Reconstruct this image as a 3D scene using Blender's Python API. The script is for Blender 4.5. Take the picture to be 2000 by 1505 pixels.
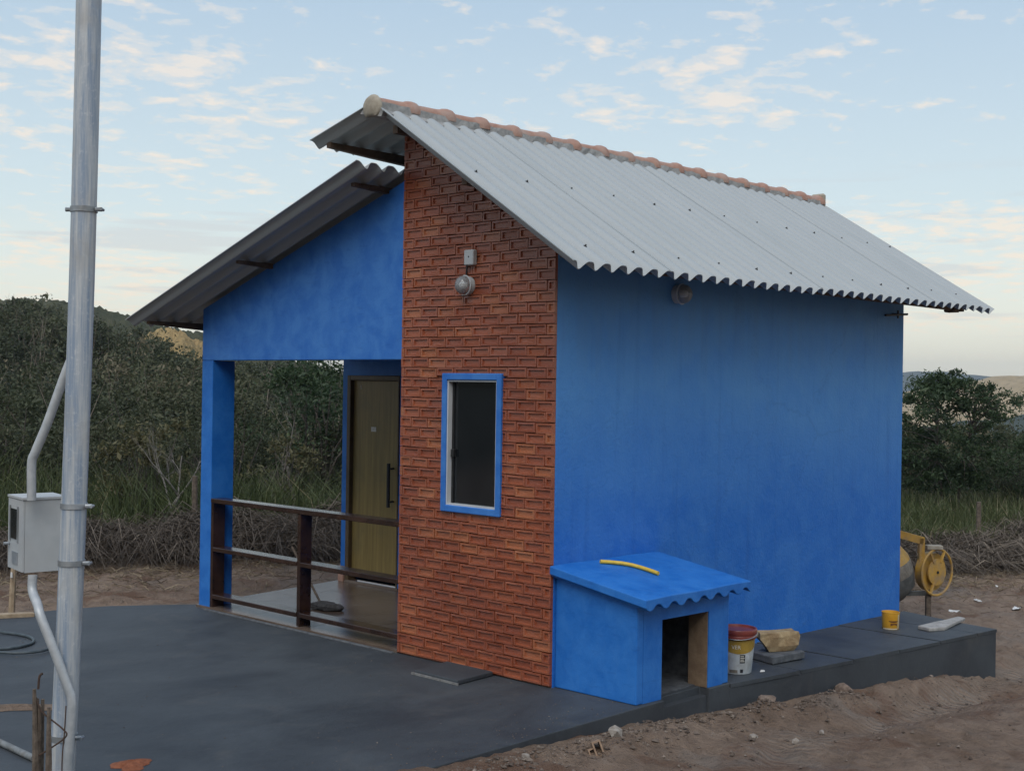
import bpy, bmesh, math, random
import numpy as np
from mathutils import Vector, Matrix

# ------------------------------------------------------------------ camera, world, sun, exposure
S = bpy.context.scene
for o in list(bpy.data.objects):
    bpy.data.objects.remove(o)
COL = S.collection
random.seed(7)
RNG = np.random.default_rng(7)

cam_d = bpy.data.cameras.new('camera')
cam_d.sensor_width = 36.0
cam_d.lens = 45.0
cam_d.clip_end = 9000
cam = bpy.data.objects.new('camera', cam_d)
COL.objects.link(cam)
yaw, pitch, roll = 0.75449, -0.00034, 0.01496
cp, sp = math.cos(pitch), math.sin(pitch)
fw = Vector((math.cos(yaw)*cp, math.sin(yaw)*cp, sp))
rt = Vector((math.sin(yaw), -math.cos(yaw), 0))
up = rt.cross(fw)
r2 = rt*math.cos(roll) + up*math.sin(roll)
u2 = up*math.cos(roll) - rt*math.sin(roll)
M = Matrix((r2, u2, -fw)).transposed().to_4x4()
M.translation = Vector((-6.885, -6.0386, 2.160))
cam.matrix_world = M
S.camera = cam

SUN_EL = math.radians(50)
SUN_DIR = Vector((-0.84, -0.54, 0)).normalized()        # horizontal direction towards the bright part of the sky
SUN_ROT = math.atan2(SUN_DIR.x, SUN_DIR.y)

world = bpy.data.worlds.new('World')
S.world = world
world.use_nodes = True
wt = world.node_tree
for n in list(wt.nodes):
    wt.nodes.remove(n)


def nd(t, typ, **kw):
    n = t.nodes.new(typ)
    for k, v in kw.items():
        if k == 'ins':
            for kk, vv in v.items():
                n.inputs[kk].default_value = vv
        else:
            setattr(n, k, v)
    return n


def lk(t, a, b):
    t.links.new(a, b)


def mix(t, fac, a, b, blend='MIX'):
    n = t.nodes.new('ShaderNodeMix')
    n.data_type = 'RGBA'
    n.blend_type = blend
    for sock, v in ((n.inputs[0], fac), (n.inputs[6], a), (n.inputs[7], b)):
        if hasattr(v, 'links'):
            t.links.new(v, sock)
        elif isinstance(v, (int, float)):
            sock.default_value = v
        else:
            sock.default_value = (v[0], v[1], v[2], 1)
    return n.outputs[2]


def mth(t, op, a, b=None, c=None, clamp=False):
    n = t.nodes.new('ShaderNodeMath')
    n.operation = op
    n.use_clamp = clamp
    for i, v in enumerate((a, b, c)):
        if v is None:
            continue
        if hasattr(v, 'links'):
            t.links.new(v, n.inputs[i])
        else:
            n.inputs[i].default_value = v
    return n.outputs[0]


def ramp(t, fac, stops, interp='LINEAR'):
    n = t.nodes.new('ShaderNodeValToRGB')
    n.color_ramp.interpolation = interp
    el = n.color_ramp.elements
    while len(el) > 1:
        el.remove(el[0])
    for i, (p, c) in enumerate(stops):
        e = el[0] if i == 0 else el.new(p)
        e.position = p
        e.color = (c, c, c, 1) if isinstance(c, (int, float)) else (c[0], c[1], c[2], 1)
    t.links.new(fac, n.inputs[0])
    return n.outputs[0]


def noise(t, vec, scale, detail=4, rough=0.55, dist=0.0):
    n = t.nodes.new('ShaderNodeTexNoise')
    n.inputs['Scale'].default_value = scale
    n.inputs['Detail'].default_value = detail
    n.inputs['Roughness'].default_value = rough
    n.inputs['Distortion'].default_value = dist
    if vec is not None:
        t.links.new(vec, n.inputs['Vector'])
    return n.outputs['Fac']


def mapping(t, vec, scale=(1, 1, 1), rot=(0, 0, 0), loc=(0, 0, 0)):
    n = t.nodes.new('ShaderNodeMapping')
    n.inputs['Scale'].default_value = scale
    n.inputs['Rotation'].default_value = rot
    n.inputs['Location'].default_value = loc
    t.links.new(vec, n.inputs['Vector'])
    return n.outputs['Vector']


# sky: Nishita for colour and brightness of the clear air, thin evening cloud over it
sky = nd(wt, 'ShaderNodeTexSky', sky_type='NISHITA', sun_disc=False, sun_elevation=SUN_EL, sun_rotation=SUN_ROT,
         altitude=700, air_density=1.2, dust_density=2.2, ozone_density=1.5)
tc = nd(wt, 'ShaderNodeTexCoord')
sep = nd(wt, 'ShaderNodeSeparateXYZ')
lk(wt, tc.outputs['Generated'], sep.inputs[0])
zc = mth(wt, 'MAXIMUM', sep.outputs[2], 0.0)
den = mth(wt, 'ADD', zc, 0.10)
cx = mth(wt, 'DIVIDE', sep.outputs[0], den)
cy = mth(wt, 'DIVIDE', sep.outputs[1], den)
cmb = nd(wt, 'ShaderNodeCombineXYZ')
lk(wt, cx, cmb.inputs[0])
lk(wt, cy, cmb.inputs[1])
# an even veil that makes the clear sky paler, warm near the horizon and blue above, the same all round
veil = ramp(wt, zc, [(0.0, (8.6, 8.0, 6.2)), (0.05, (8.0, 7.9, 6.7)), (0.13, (5.9, 6.8, 6.9)), (0.30, (4.0, 5.2, 6.3)), (1.0, (2.5, 3.8, 6.0))])
base = mix(wt, 0.78, sky.outputs[0], veil)
n1 = noise(wt, mapping(wt, cmb.outputs[0], loc=(3.1, 1.7, 0)), 9.5, 8, 0.60, 0.2)
n2 = noise(wt, mapping(wt, cmb.outputs[0], loc=(9.3, 4.2, 2)), 1.1, 4, 0.55)
cov = mth(wt, 'ADD', mth(wt, 'MULTIPLY', n1, 0.66), mth(wt, 'MULTIPLY', n2, 0.50))
cm = ramp(wt, cov, [(0.592, 0.0), (0.645, 0.32), (0.72, 0.80)], 'EASE')
hz = ramp(wt, zc, [(0.015, 0.0), (0.05, 0.75), (0.3, 0.95), (0.6, 0.5)])
cmask = mth(wt, 'MULTIPLY', cm, hz)
ccol = mix(wt, ramp(wt, zc, [(0.03, 0.0), (0.25, 1.0)]), (8.7, 7.2, 5.5), (7.4, 6.6, 5.8))
# long thin grey streaks low over the hills
st = noise(wt, mapping(wt, tc.outputs['Generated'], scale=(2.2, 2.2, 34)), 2.4, 3, 0.5)
stm = mth(wt, 'MULTIPLY', ramp(wt, st, [(0.56, 0.0), (0.68, 0.42)], 'EASE'), ramp(wt, zc, [(0.02, 0.0), (0.06, 1.0), (0.12, 0.8), (0.18, 0.0)]))
base2 = mix(wt, stm, base, (5.0, 4.9, 5.0))
skyc = mix(wt, cmask, base2, ccol)
bg = nd(wt, 'ShaderNodeBackground', ins={'Strength': 0.115})
lk(wt, skyc, bg.inputs[0])
wo = nd(wt, 'ShaderNodeOutputWorld')
lk(wt, bg.outputs[0], wo.inputs[0])

sun_d = bpy.data.lights.new('sun', 'SUN')
sun_d.energy = 1.8
sun_d.angle = math.radians(44)
sun_d.color = (1.0, 0.95, 0.88)
sun = bpy.data.objects.new('sun', sun_d)
COL.objects.link(sun)
to_sun = Vector((SUN_DIR.x*math.cos(SUN_EL), SUN_DIR.y*math.cos(SUN_EL), math.sin(SUN_EL)))
sun.rotation_euler = to_sun.to_track_quat('Z', 'Y').to_euler()

S.render.engine = 'CYCLES'
S.view_settings.view_transform = 'Standard'
S.view_settings.look = 'None'
S.view_settings.exposure = 0.18
S.view_settings.gamma = 1.0
S.view_settings.use_curve_mapping = False
S.cycles.use_denoising = True
S.cycles.max_bounces = 5
S.cycles.diffuse_bounces = 3
S.cycles.volume_bounces = 0
S.cycles.transparent_max_bounces = 12


# ------------------------------------------------------------------ helpers
def new_mat(name):
    m = bpy.data.materials.new(name)
    m.use_nodes = True
    t = m.node_tree
    for n in list(t.nodes):
        t.nodes.remove(n)
    b = t.nodes.new('ShaderNodeBsdfPrincipled')
    o = t.nodes.new('ShaderNodeOutputMaterial')
    t.links.new(b.outputs[0], o.inputs[0])
    return m, t, b


def put(t, b, name, v):
    s = b.inputs[name]
    if hasattr(v, 'links'):
        t.links.new(v, s)
    elif isinstance(v, (int, float)):
        s.default_value = v
    else:
        s.default_value = (v[0], v[1], v[2], 1)


def bump(t, b, h, strength=0.3, dist=0.01):
    n = t.nodes.new('ShaderNodeBump')
    n.inputs['Strength'].default_value = strength
    n.inputs['Distance'].default_value = dist
    t.links.new(h, n.inputs['Height'])
    t.links.new(n.outputs[0], b.inputs['Normal'])


def pos(t):
    return t.nodes.new('ShaderNodeNewGeometry').outputs['Position']


def objc(t):
    return t.nodes.new('ShaderNodeTexCoord').outputs['Object']


def speckle(name, a, b_, scale, rough=0.7, c=None, cs=2.0, metal=0.0, bmp=0.0, use_obj=False, bscale=None, rvar=0.0, coat=0.0, lo=0.35, hi=0.65):
    m, t, b = new_mat(name)
    v = objc(t) if use_obj else pos(t)
    n = noise(t, v, scale, 6, 0.6)
    col = mix(t, ramp(t, n, [(lo, 0.0), (hi, 1.0)]), a, b_)
    if c is not None:
        n2 = noise(t, v, cs, 4, 0.6, 0.4)
        col = mix(t, ramp(t, n2, [(0.45, 0.0), (0.68, 0.85)]), col, c)
    put(t, b, 'Base Color', col)
    put(t, b, 'Metallic', metal)
    if rvar:
        put(t, b, 'Roughness', mth(t, 'ADD', rough-rvar/2, mth(t, 'MULTIPLY', n, rvar)))
    else:
        put(t, b, 'Roughness', rough)
    if coat:
        b.inputs['Coat Weight'].default_value = coat
        b.inputs['Coat Roughness'].default_value = 0.25
    if bmp:
        bump(t, b, noise(t, v, bscale or scale*3, 5, 0.65), bmp, 0.01)
    return m


class MB:
    def __init__(self):
        self.v, self.f, self.s = [], [], []

    def add(self, vs, fs, smooth=False):
        o = len(self.v)
        self.v += [tuple(map(float, p)) for p in vs]
        self.f += [tuple(i+o for i in f) for f in fs]
        self.s += [smooth]*len(fs)

    def box(self, x0, x1, y0, y1, z0, z1):
        self.add([(x0, y0, z0), (x1, y0, z0), (x1, y1, z0), (x0, y1, z0), (x0, y0, z1), (x1, y0, z1), (x1, y1, z1), (x0, y1, z1)],
                 [(3, 2, 1, 0), (4, 5, 6, 7), (0, 1, 5, 4), (1, 2, 6, 5), (2, 3, 7, 6), (3, 0, 4, 7)])

    def bbox(self, x0, x1, y0, y1, z0, z1, b=0.004):
        """box with bevelled edges"""
        bm = bmesh.new()
        bmesh.ops.create_cube(bm, size=1)
        for v in bm.verts:
            v.co = Vector(((x0+x1)/2+v.co.x*(x1-x0), (y0+y1)/2+v.co.y*(y1-y0), (z0+z1)/2+v.co.z*(z1-z0)))
        bmesh.ops.bevel(bm, geom=bm.edges[:], offset=b, segments=1, affect='EDGES')
        self.bm(bm)

    def bm(self, bm, mat=None, smooth=False):
        bm.verts.ensure_lookup_table()
        bm.verts.index_update()
        vs = [(mat @ v.co if mat else v.co.copy()) for v in bm.verts]
        self.add(vs, [[v.index for v in f.verts] for f in bm.faces], smooth)
        bm.free()

    def prism_x(self, poly, x0, x1):
        """polygon in (y,z), counter-clockwise seen from -X, extruded along x"""
        n = len(poly)
        vs = [(x0, y, z) for y, z in poly] + [(x1, y, z) for y, z in poly]
        fs = [tuple(range(n)), tuple(range(2*n-1, n-1, -1))]
        fs += [(i, i+n, (i+1) % n+n, (i+1) % n) for i in range(n)]
        self.add(vs, fs)

    def prism_z(self, poly, z0, z1):
        n = len(poly)
        zz0 = z0 if isinstance(z0, (list, tuple)) else [z0]*n
        zz1 = z1 if isinstance(z1, (list, tuple)) else [z1]*n
        vs = [(x, y, z) for (x, y), z in zip(poly, zz0)] + [(x, y, z) for (x, y), z in zip(poly, zz1)]
        fs = [tuple(range(n-1, -1, -1)), tuple(range(n, 2*n))]
        fs += [(i, (i+1) % n, (i+1) % n+n, i+n) for i in range(n)]
        self.add(vs, fs)

    def tube(self, path, r, seg=12, cap=True):
        path = [Vector(p) for p in path]
        rs = r if isinstance(r, (list, tuple)) else [r]*len(path)
        vs, fs = [], []
        ref = Vector((0.31, 0.17, 0.93))
        prev = None
        for i, p in enumerate(path):
            d = (path[min(i+1, len(path)-1)]-path[max(i-1, 0)]).normalized()
            if prev is None:
                a = d.cross(ref)
                if a.length < 1e-3:
                    a = d.cross(Vector((1, 0, 0)))
                a.normalize()
            else:
                a = (prev-d*prev.dot(d)).normalized()
            prev = a
            b = d.cross(a)
            for k in range(seg):
                th = 2*math.pi*k/seg
                vs.append(p+(a*math.cos(th)+b*math.sin(th))*rs[i])
        n = len(path)
        for i in range(n-1):
            for k in range(seg):
                k2 = (k+1) % seg
                fs.append((i*seg+k, i*seg+k2, (i+1)*seg+k2, (i+1)*seg+k))
        self.add(vs, fs, True)
        if cap:
            self.add(vs[:seg], [tuple(range(seg-1, -1, -1))])
            self.add(vs[-seg:], [tuple(range(seg))])

    def lathe(self, prof, c=(0, 0, 0), axis=(0, 0, 1), seg=28, smooth=True):
        """profile of (radius, height) revolved about axis through c"""
        q = Vector((0, 0, 1)).rotation_difference(Vector(axis).normalized())
        c = Vector(c)
        vs, fs = [], []
        for r, h in prof:
            for k in range(seg):
                th = 2*math.pi*k/seg
                vs.append(c+q @ Vector((r*math.cos(th), r*math.sin(th), h)))
        for i in range(len(prof)-1):
            for k in range(seg):
                k2 = (k+1) % seg
                fs.append((i*seg+k, i*seg+k2, (i+1)*seg+k2, (i+1)*seg+k))
        self.add(vs, fs, smooth)

    def mesh(self, name, mat):
        me = bpy.data.meshes.new(name)
        me.from_pydata(self.v, [], self.f)
        me.polygons.foreach_set('use_smooth', self.s)
        if mat:
            me.materials.append(mat)
        me.validate()
        return me

    def build(self, name, mat, parent=None, sharp=True):
        me = self.mesh(name, mat)
        if sharp and any(self.s):
            me.set_sharp_from_angle(angle=math.radians(42))
        return link(name, me, parent)


def link(name, me, parent=None):
    o = bpy.data.objects.new(name, me)
    COL.objects.link(o)
    if parent is not None:
        o.parent = parent
        w = Vector((0, 0, 0))
        q = parent
        while q is not None:
            w += q.location
            q = q.parent
        o.location = -w
    return o


def thing(name, loc, label, cat, group=None):
    o = bpy.data.objects.new(name, None)
    o.empty_display_size = 0.2
    o.location = loc
    COL.objects.link(o)
    return tag(o, label, cat, group)


def tag(o, label, cat, group=None):
    o['label'] = label
    o['category'] = cat
    if group:
        o['group'] = group
    return o


def struct(o):
    o['kind'] = 'structure'
    return o


def arr_mesh(name, V, F, mat, tint=None, smooth=False):
    """mesh from numpy arrays; F is (n,k)"""
    me = bpy.data.meshes.new(name)
    V = np.ascontiguousarray(V, dtype=np.float32)
    F = np.ascontiguousarray(F, dtype=np.int32)
    n, k = F.shape
    me.vertices.add(len(V))
    me.vertices.foreach_set('co', V.ravel())
    me.loops.add(n*k)
    me.loops.foreach_set('vertex_index', F.ravel())
    me.polygons.add(n)
    me.polygons.foreach_set('loop_start', np.arange(0, n*k, k, dtype=np.int32))
    me.polygons.foreach_set('use_smooth', np.full(n, smooth, dtype=bool))
    if tint is not None:
        a = me.attributes.new('tint', 'FLOAT', 'POINT')
        a.data.foreach_set('value', np.ascontiguousarray(tint, dtype=np.float32))
    me.materials.append(mat)
    me.update(calc_edges=True)
    return me


# ------------------------------------------------------------------ materials
def mth_vec(t, v, f):
    n = t.nodes.new('ShaderNodeVectorMath')
    n.operation = 'ADD'
    t.links.new(v, n.inputs[0])
    c = t.nodes.new('ShaderNodeCombineXYZ')
    for k in range(3):
        t.links.new(f, c.inputs[k])
    t.links.new(c.outputs[0], n.inputs[1])
    return n.outputs[0]


def blue_paint():
    m, t, b = new_mat('blue_wall_paint')
    p = pos(t)
    sx = nd(t, 'ShaderNodeSeparateXYZ')
    lk(t, p, sx.inputs[0])
    wob = noise(t, p, 0.9, 5, 0.6)
    wob2 = noise(t, mapping(t, p, scale=(1, 1, 0.35)), 7, 4, 0.6)
    # deeper blue up to about breast height, blending unevenly into paler blue above
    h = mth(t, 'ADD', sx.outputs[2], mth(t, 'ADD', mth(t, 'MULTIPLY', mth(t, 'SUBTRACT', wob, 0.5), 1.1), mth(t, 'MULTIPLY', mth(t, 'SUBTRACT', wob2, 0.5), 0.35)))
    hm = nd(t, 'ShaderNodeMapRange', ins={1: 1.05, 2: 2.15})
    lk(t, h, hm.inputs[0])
    lower_blue = (0.009, 0.135, 0.50)
    upper_blue = (0.080, 0.265, 0.58)
    col = mix(t, hm.outputs[0], lower_blue, upper_blue)
    blot = noise(t, p, 2.6, 6, 0.62, 0.6)
    col = mix(t, ramp(t, blot, [(0.44, 0.0), (0.62, 0.38)]), col, (0.055, 0.22, 0.58))
    strk = noise(t, mapping(t, p, scale=(9, 9, 0.5)), 1.0, 4, 0.6)
    col = mix(t, ramp(t, strk, [(0.55, 0.0), (0.75, 0.28)]), col, (0.008, 0.075, 0.30))
    # grey drip stains where rain has run off the sheet ends
    drip = noise(t, mapping(t, p, scale=(5.5, 5.5, 0.22)), 1.3, 4, 0.65)
    dm = nd(t, 'ShaderNodeMapRange', ins={1: 2.35, 2: 2.95})
    lk(t, mth(t, 'ADD', sx.outputs[2], mth(t, 'MULTIPLY', mth(t, 'SUBTRACT', drip, 0.5), 1.4)), dm.inputs[0])
    col = mix(t, mth(t, 'MULTIPLY', dm.outputs[0], 0.24), col, (0.11, 0.18, 0.28))
    put(t, b, 'Base Color', col)
    put(t, b, 'Roughness', mth(t, 'ADD', 0.52, mth(t, 'MULTIPLY', blot, 0.2)))
    b.inputs['Specular IOR Level'].default_value = 0.35
    hgt = mth(t, 'ADD', noise(t, p, 38, 4, 0.6), mth(t, 'MULTIPLY', noise(t, p, 6, 3, 0.5), 1.5))
    fine = noise(t, p, 13, 6, 0.7, 0.8)
    col2 = mix(t, ramp(t, fine, [(0.42, 0.0), (0.62, 0.10)]), col, (0.10, 0.26, 0.54))
    cr = nd(t, 'ShaderNodeTexVoronoi', feature='DISTANCE_TO_EDGE', ins={'Scale': 0.42})
    lk(t, mth_vec(t, p, noise(t, p, 3.0, 5, 0.7)), cr.inputs['Vector'])
    crk = ramp(t, cr.outputs['Distance'], [(0.0, 0.18), (0.005, 0.0)])
    col2 = mix(t, crk, col2, (0.008, 0.06, 0.22))
    put(t, b, 'Base Color', col2)
    bump(t, b, mth(t, 'ADD', hgt, mth(t, 'MULTIPLY', fine, 1.6)), 0.42, 0.008)
    return m


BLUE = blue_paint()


def blue_plain(name, lo, hi):
    m, t, b = new_mat(name)
    p = pos(t)
    n = noise(t, p, 5, 5, 0.6, 0.4)
    col = mix(t, ramp(t, n, [(0.38, 0.0), (0.62, 1.0)]), lo, hi)
    n4 = noise(t, mapping(t, p, scale=(1, 1, 0.6)), 17, 6, 0.7, 0.7)
    col = mix(t, ramp(t, n4, [(0.45, 0.0), (0.65, 0.12)]), col, (0.08, 0.24, 0.54))
    n2 = noise(t, mapping(t, p, scale=(3, 3, 14)), 1.6, 4, 0.65)
    col = mix(t, ramp(t, n2, [(0.58, 0.0), (0.78, 0.35)]), col, (0.005, 0.055, 0.26))
    put(t, b, 'Base Color', col)
    put(t, b, 'Roughness', 0.55)
    b.inputs['Specular IOR Level'].default_value = 0.35
    bump(t, b, mth(t, 'ADD', noise(t, p, 34, 4, 0.6), noise(t, p, 7, 3, 0.5)), 0.25, 0.006)
    return m


BLUE_FRESH = blue_plain('blue_fresh_paint', (0.009, 0.128, 0.46), (0.024, 0.170, 0.53))
BLUE_GABLE = blue_plain('blue_gable_paint', (0.022, 0.140, 0.48), (0.048, 0.195, 0.54))


def brick_mat(name, island):
    m, t, b = new_mat(name)
    if island:
        rnd = t.nodes.new('ShaderNodeNewGeometry').outputs['Random Per Island']
    else:
        rnd = t.nodes.new('ShaderNodeObjectInfo').outputs['Random']
    p = pos(t)
    col = ramp(t, rnd, [(0.0, (0.275, 0.070, 0.031)), (0.35, (0.32, 0.085, 0.037)), (0.8, (0.355, 0.102, 0.043)), (1.0, (0.42, 0.145, 0.060))])
    big = noise(t, p, 1.5, 4, 0.6)
    col = mix(t, ramp(t, big, [(0.42, 0.0), (0.65, 0.55)]), col, (0.19, 0.045, 0.022))
    g = noise(t, mapping(t, p, scale=(1, 1, 3.2)), 26, 6, 0.7)
    col = mix(t, ramp(t, g, [(0.35, 0.30), (0.65, 0.0)]), col, (0.15, 0.038, 0.02))
    g2 = noise(t, p, 60, 3, 0.6)
    col = mix(t, ramp(t, g2, [(0.62, 0.0), (0.78, 0.5)]), col, (0.45, 0.20, 0.11))
    put(t, b, 'Base Color', col)
    put(t, b, 'Roughness', mth(t, 'ADD', 0.20, mth(t, 'MULTIPLY', g, 0.3)))
    b.inputs['Coat Weight'].default_value = 0.35
    b.inputs['Coat Roughness'].default_value = 0.28
    bump(t, b, mth(t, 'ADD', g, mth(t, 'MULTIPLY', g2, 0.5)), 0.55, 0.008)
    return m


BRICK = brick_mat('glazed_brick', False)
BRICK_I = brick_mat('glazed_brick_rest', True)
GROUT = speckle('brown_grout', (0.22, 0.085, 0.050), (0.30, 0.13, 0.085), 30, 0.85)


def roof_mat():
    m, t, b = new_mat('fibre_cement')
    p = pos(t)
    n = noise(t, mapping(t, p, scale=(5, 0.6, 0.6)), 1.6, 5, 0.6)
    n2 = noise(t, p, 34, 5, 0.7)
    rnd = t.nodes.new('ShaderNodeObjectInfo').outputs['Random']
    col = mix(t, ramp(t, n, [(0.3, 0.0), (0.7, 1.0)]), (0.345, 0.368, 0.366), (0.39, 0.408, 0.402))
    col = mix(t, mth(t, 'MULTIPLY', rnd, 0.25), col, (0.37, 0.39, 0.395))
    col = mix(t, ramp(t, n2, [(0.3, 0.10), (0.55, 0.0)]), col, (0.25, 0.26, 0.26))
    n3 = noise(t, mapping(t, p, scale=(7, 0.8, 0.8)), 0.9, 5, 0.7, 0.5)
    col = mix(t, ramp(t, n3, [(0.62, 0.0), (0.8, 0.22)]), col, (0.30, 0.30, 0.275))
    put(t, b, 'Base Color', col)
    put(t, b, 'Roughness', 0.62)
    bump(t, b, n2, 0.18, 0.004)
    return m


ROOF = roof_mat()
WOOD_DARK = speckle('dark_varnished_wood', (0.016, 0.008, 0.006), (0.036, 0.017, 0.011), 9, 0.20, c=(0.05, 0.026, 0.018), cs=3, bmp=0.2)
WOOD_ROUGH = speckle('old_purlin_wood', (0.055, 0.035, 0.022), (0.12, 0.075, 0.045), 14, 0.8, c=(0.16, 0.09, 0.05), cs=3, bmp=0.4)
TERRA = speckle('clay_ridge_tile', (0.33, 0.175, 0.125), (0.42, 0.25, 0.185), 14, 0.8, c=(0.38, 0.28, 0.235), cs=4, bmp=0.25, use_obj=False)
MORTAR = speckle('grey_mortar', (0.24, 0.24, 0.23), (0.36, 0.35, 0.33), 22, 0.9, bmp=0.5)
MORTAR_BEIGE = speckle('beige_mortar', (0.30, 0.26, 0.20), (0.42, 0.37, 0.29), 18, 0.9, bmp=0.5)
SCREW = speckle('dark_screw', (0.02, 0.02, 0.02), (0.06, 0.055, 0.05), 50, 0.5, metal=0.4)


def patio_mat(name, side=False):
    m, t, b = new_mat(name)
    p = pos(t)
    a = noise(t, mapping(t, p, rot=(0, 0, 0.6), scale=(0.9, 1.25, 1)), 1.1, 8, 0.66, 0.5)
    col = mix(t, ramp(t, a, [(0.36, 0.0), (0.64, 1.0)]), (0.033, 0.038, 0.045), (0.062, 0.071, 0.079))
    f = noise(t, p, 70, 4, 0.7)
    col = mix(t, ramp(t, f, [(0.52, 0.0), (0.72, 0.35)]), col, (0.085, 0.090, 0.095))
    d = noise(t, p, 2.3, 7, 0.7, 0.6)
    col = mix(t, ramp(t, d, [(0.54, 0.0), (0.72, 0.45)]), col, (0.095, 0.090, 0.084))
    if not side:
        dd = noise(t, mapping(t, p, loc=(4, 2, 0)), 0.8, 6, 0.7, 0.9)
        col = mix(t, ramp(t, dd, [(0.55, 0.0), (0.68, 0.22)]), col, (0.024, 0.026, 0.030))
        vc = nd(t, 'ShaderNodeTexVoronoi', feature='DISTANCE_TO_EDGE', ins={'Scale': 0.55, 'Randomness': 1.0})
        lk(t, mapping(t, p, loc=(0.3, 0.9, 0)), vc.inputs['Vector'])
    else:
        col = mix(t, 0.15, col, (0.04, 0.042, 0.05))
    put(t, b, 'Base Color', col)
    put(t, b, 'Roughness', mth(t, 'ADD', 0.50, mth(t, 'MULTIPLY', a, 0.25)))
    b.inputs['Specular IOR Level'].default_value = 0.3
    h = mth(t, 'ADD', mth(t, 'MULTIPLY', f, 0.6), mth(t, 'MULTIPLY', noise(t, p, 9, 4, 0.6), 1.3))
    bump(t, b, h, 0.4, 0.008)
    return m


PATIO = patio_mat('grey_floor_paint')
PATIO_SIDE = patio_mat('grey_floor_paint_side', True)


def dirt_mat():
    m, t, b = new_mat('dry_soil')
    p = pos(t)
    n1 = noise(t, p, 0.7, 7, 0.65, 0.5)
    n2 = noise(t, p, 7, 7, 0.7, 0.3)
    n3 = noise(t, p, 60, 5, 0.7)
    col = mix(t, ramp(t, n1, [(0.3, 0.0), (0.7, 1.0)]), (0.235, 0.160, 0.112), (0.43, 0.315, 0.235))
    col = mix(t, ramp(t, n2, [(0.3, 0.55), (0.55, 0.0)]), col, (0.105, 0.074, 0.056))
    col = mix(t, ramp(t, n2, [(0.56, 0.0), (0.75, 0.5)]), col, (0.37, 0.30, 0.245))
    n4 = noise(t, mapping(t, p, loc=(7, 3, 0)), 1.3, 5, 0.6, 0.6)
    col = mix(t, ramp(t, n4, [(0.53, 0.0), (0.64, 0.65)]), col, (0.190, 0.100, 0.062))
    n5 = noise(t, mapping(t, p, loc=(1, 8, 0)), 0.9, 5, 0.6, 0.4)
    col = mix(t, ramp(t, n5, [(0.56, 0.0), (0.7, 0.5)]), col, (0.27, 0.248, 0.222))
    col = mix(t, ramp(t, n3, [(0.6, 0.0), (0.78, 0.45)]), col, (0.26, 0.21, 0.165))
    # weedy earth under the scrub beyond the brush line
    sx = nd(t, 'ShaderNodeSeparateXYZ')
    lk(t, p, sx.inputs[0])
    s = mth(t, 'ADD', mth(t, 'MULTIPLY', sx.outputs[0], 0.466), mth(t, 'MULTIPLY', sx.outputs[1], 0.884))
    sm = nd(t, 'ShaderNodeMapRange', ins={1: 7.2, 2: 9.5})
    lk(t, mth(t, 'ADD', s, mth(t, 'MULTIPLY', n1, 1.0)), sm.inputs[0])
    col = mix(t, sm.outputs[0], col, mix(t, n2, (0.035, 0.034, 0.018), (0.060, 0.055, 0.028)))
    col0 = col
    put(t, b, 'Roughness', 0.95)
    b.inputs['Specular IOR Level'].default_value = 0.15
    n6 = noise(t, p, 24, 6, 0.75, 0.3)
    def track(k, c0, wdt):
        dd = mth(t, 'ABSOLUTE', mth(t, 'SUBTRACT', mth(t, 'SUBTRACT', sx.outputs[1], mth(t, 'MULTIPLY', sx.outputs[0], k)), c0))
        return mth(t, 'SUBTRACT', 1.0, mth(t, 'DIVIDE', dd, wdt), clamp=True)
    tk = mth(t, 'ADD', track(0.10, -1.75, 0.34), track(0.10, -3.3, 0.34))
    rid = mth(t, 'SINE', mth(t, 'ADD', mth(t, 'MULTIPLY', sx.outputs[0], 92.0), mth(t, 'ADD', mth(t, 'MULTIPLY', sx.outputs[1], 34.0), mth(t, 'MULTIPLY', n2, 7.0))))
    tkm = mth(t, 'MULTIPLY', mth(t, 'MINIMUM', tk, 1.0), mth(t, 'MULTIPLY', mth(t, 'ADD', mth(t, 'MULTIPLY', rid, 0.35), 0.5), ramp(t, n1, [(0.35, 0.1), (0.6, 0.8)])))
    put(t, b, 'Base Color', mix(t, tkm, col0, (0.42, 0.355, 0.295)))
    tread = mth(t, 'MULTIPLY', mth(t, 'MULTIPLY', rid, tk), mth(t, 'MULTIPLY', ramp(t, n1, [(0.35, 0.0), (0.55, 1.0)]), 0.40))
    bump(t, b, mth(t, 'ADD', tread, mth(t, 'ADD', mth(t, 'ADD', mth(t, 'MULTIPLY', n2, 2.0), n6), mth(t, 'MULTIPLY', n3, 0.6))), 1.0, 0.05)
    return m


DIRT = dirt_mat()
STEEL = speckle('galvanised_steel', (0.27, 0.31, 0.35), (0.47, 0.49, 0.50), 11, 0.5, metal=0.55, c=(0.20, 0.20, 0.19), cs=5, bmp=0.08)


def pole_mat():
    m, t, b = new_mat('weathered_zinc')
    p = pos(t)
    n = noise(t, mapping(t, p, scale=(26, 26, 1.2)), 1.0, 6, 0.7)
    n2 = noise(t, p, 42, 5, 0.7)
    n3 = noise(t, p, 3.2, 5, 0.65, 0.5)
    col = mix(t, ramp(t, n, [(0.40, 0.0), (0.60, 1.0)]), (0.25, 0.31, 0.39), (0.52, 0.53, 0.52))
    col = mix(t, ramp(t, n2, [(0.55, 0.0), (0.72, 0.5)]), col, (0.66, 0.66, 0.64))
    col = mix(t, ramp(t, n3, [(0.52, 0.0), (0.7, 0.6)]), col, (0.36, 0.345, 0.32))
    put(t, b, 'Base Color', col)
    put(t, b, 'Metallic', 0.15)
    put(t, b, 'Roughness', mth(t, 'ADD', 0.42, mth(t, 'MULTIPLY', n2, 0.25)))
    bump(t, b, n2, 0.12, 0.004)
    return m


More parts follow.
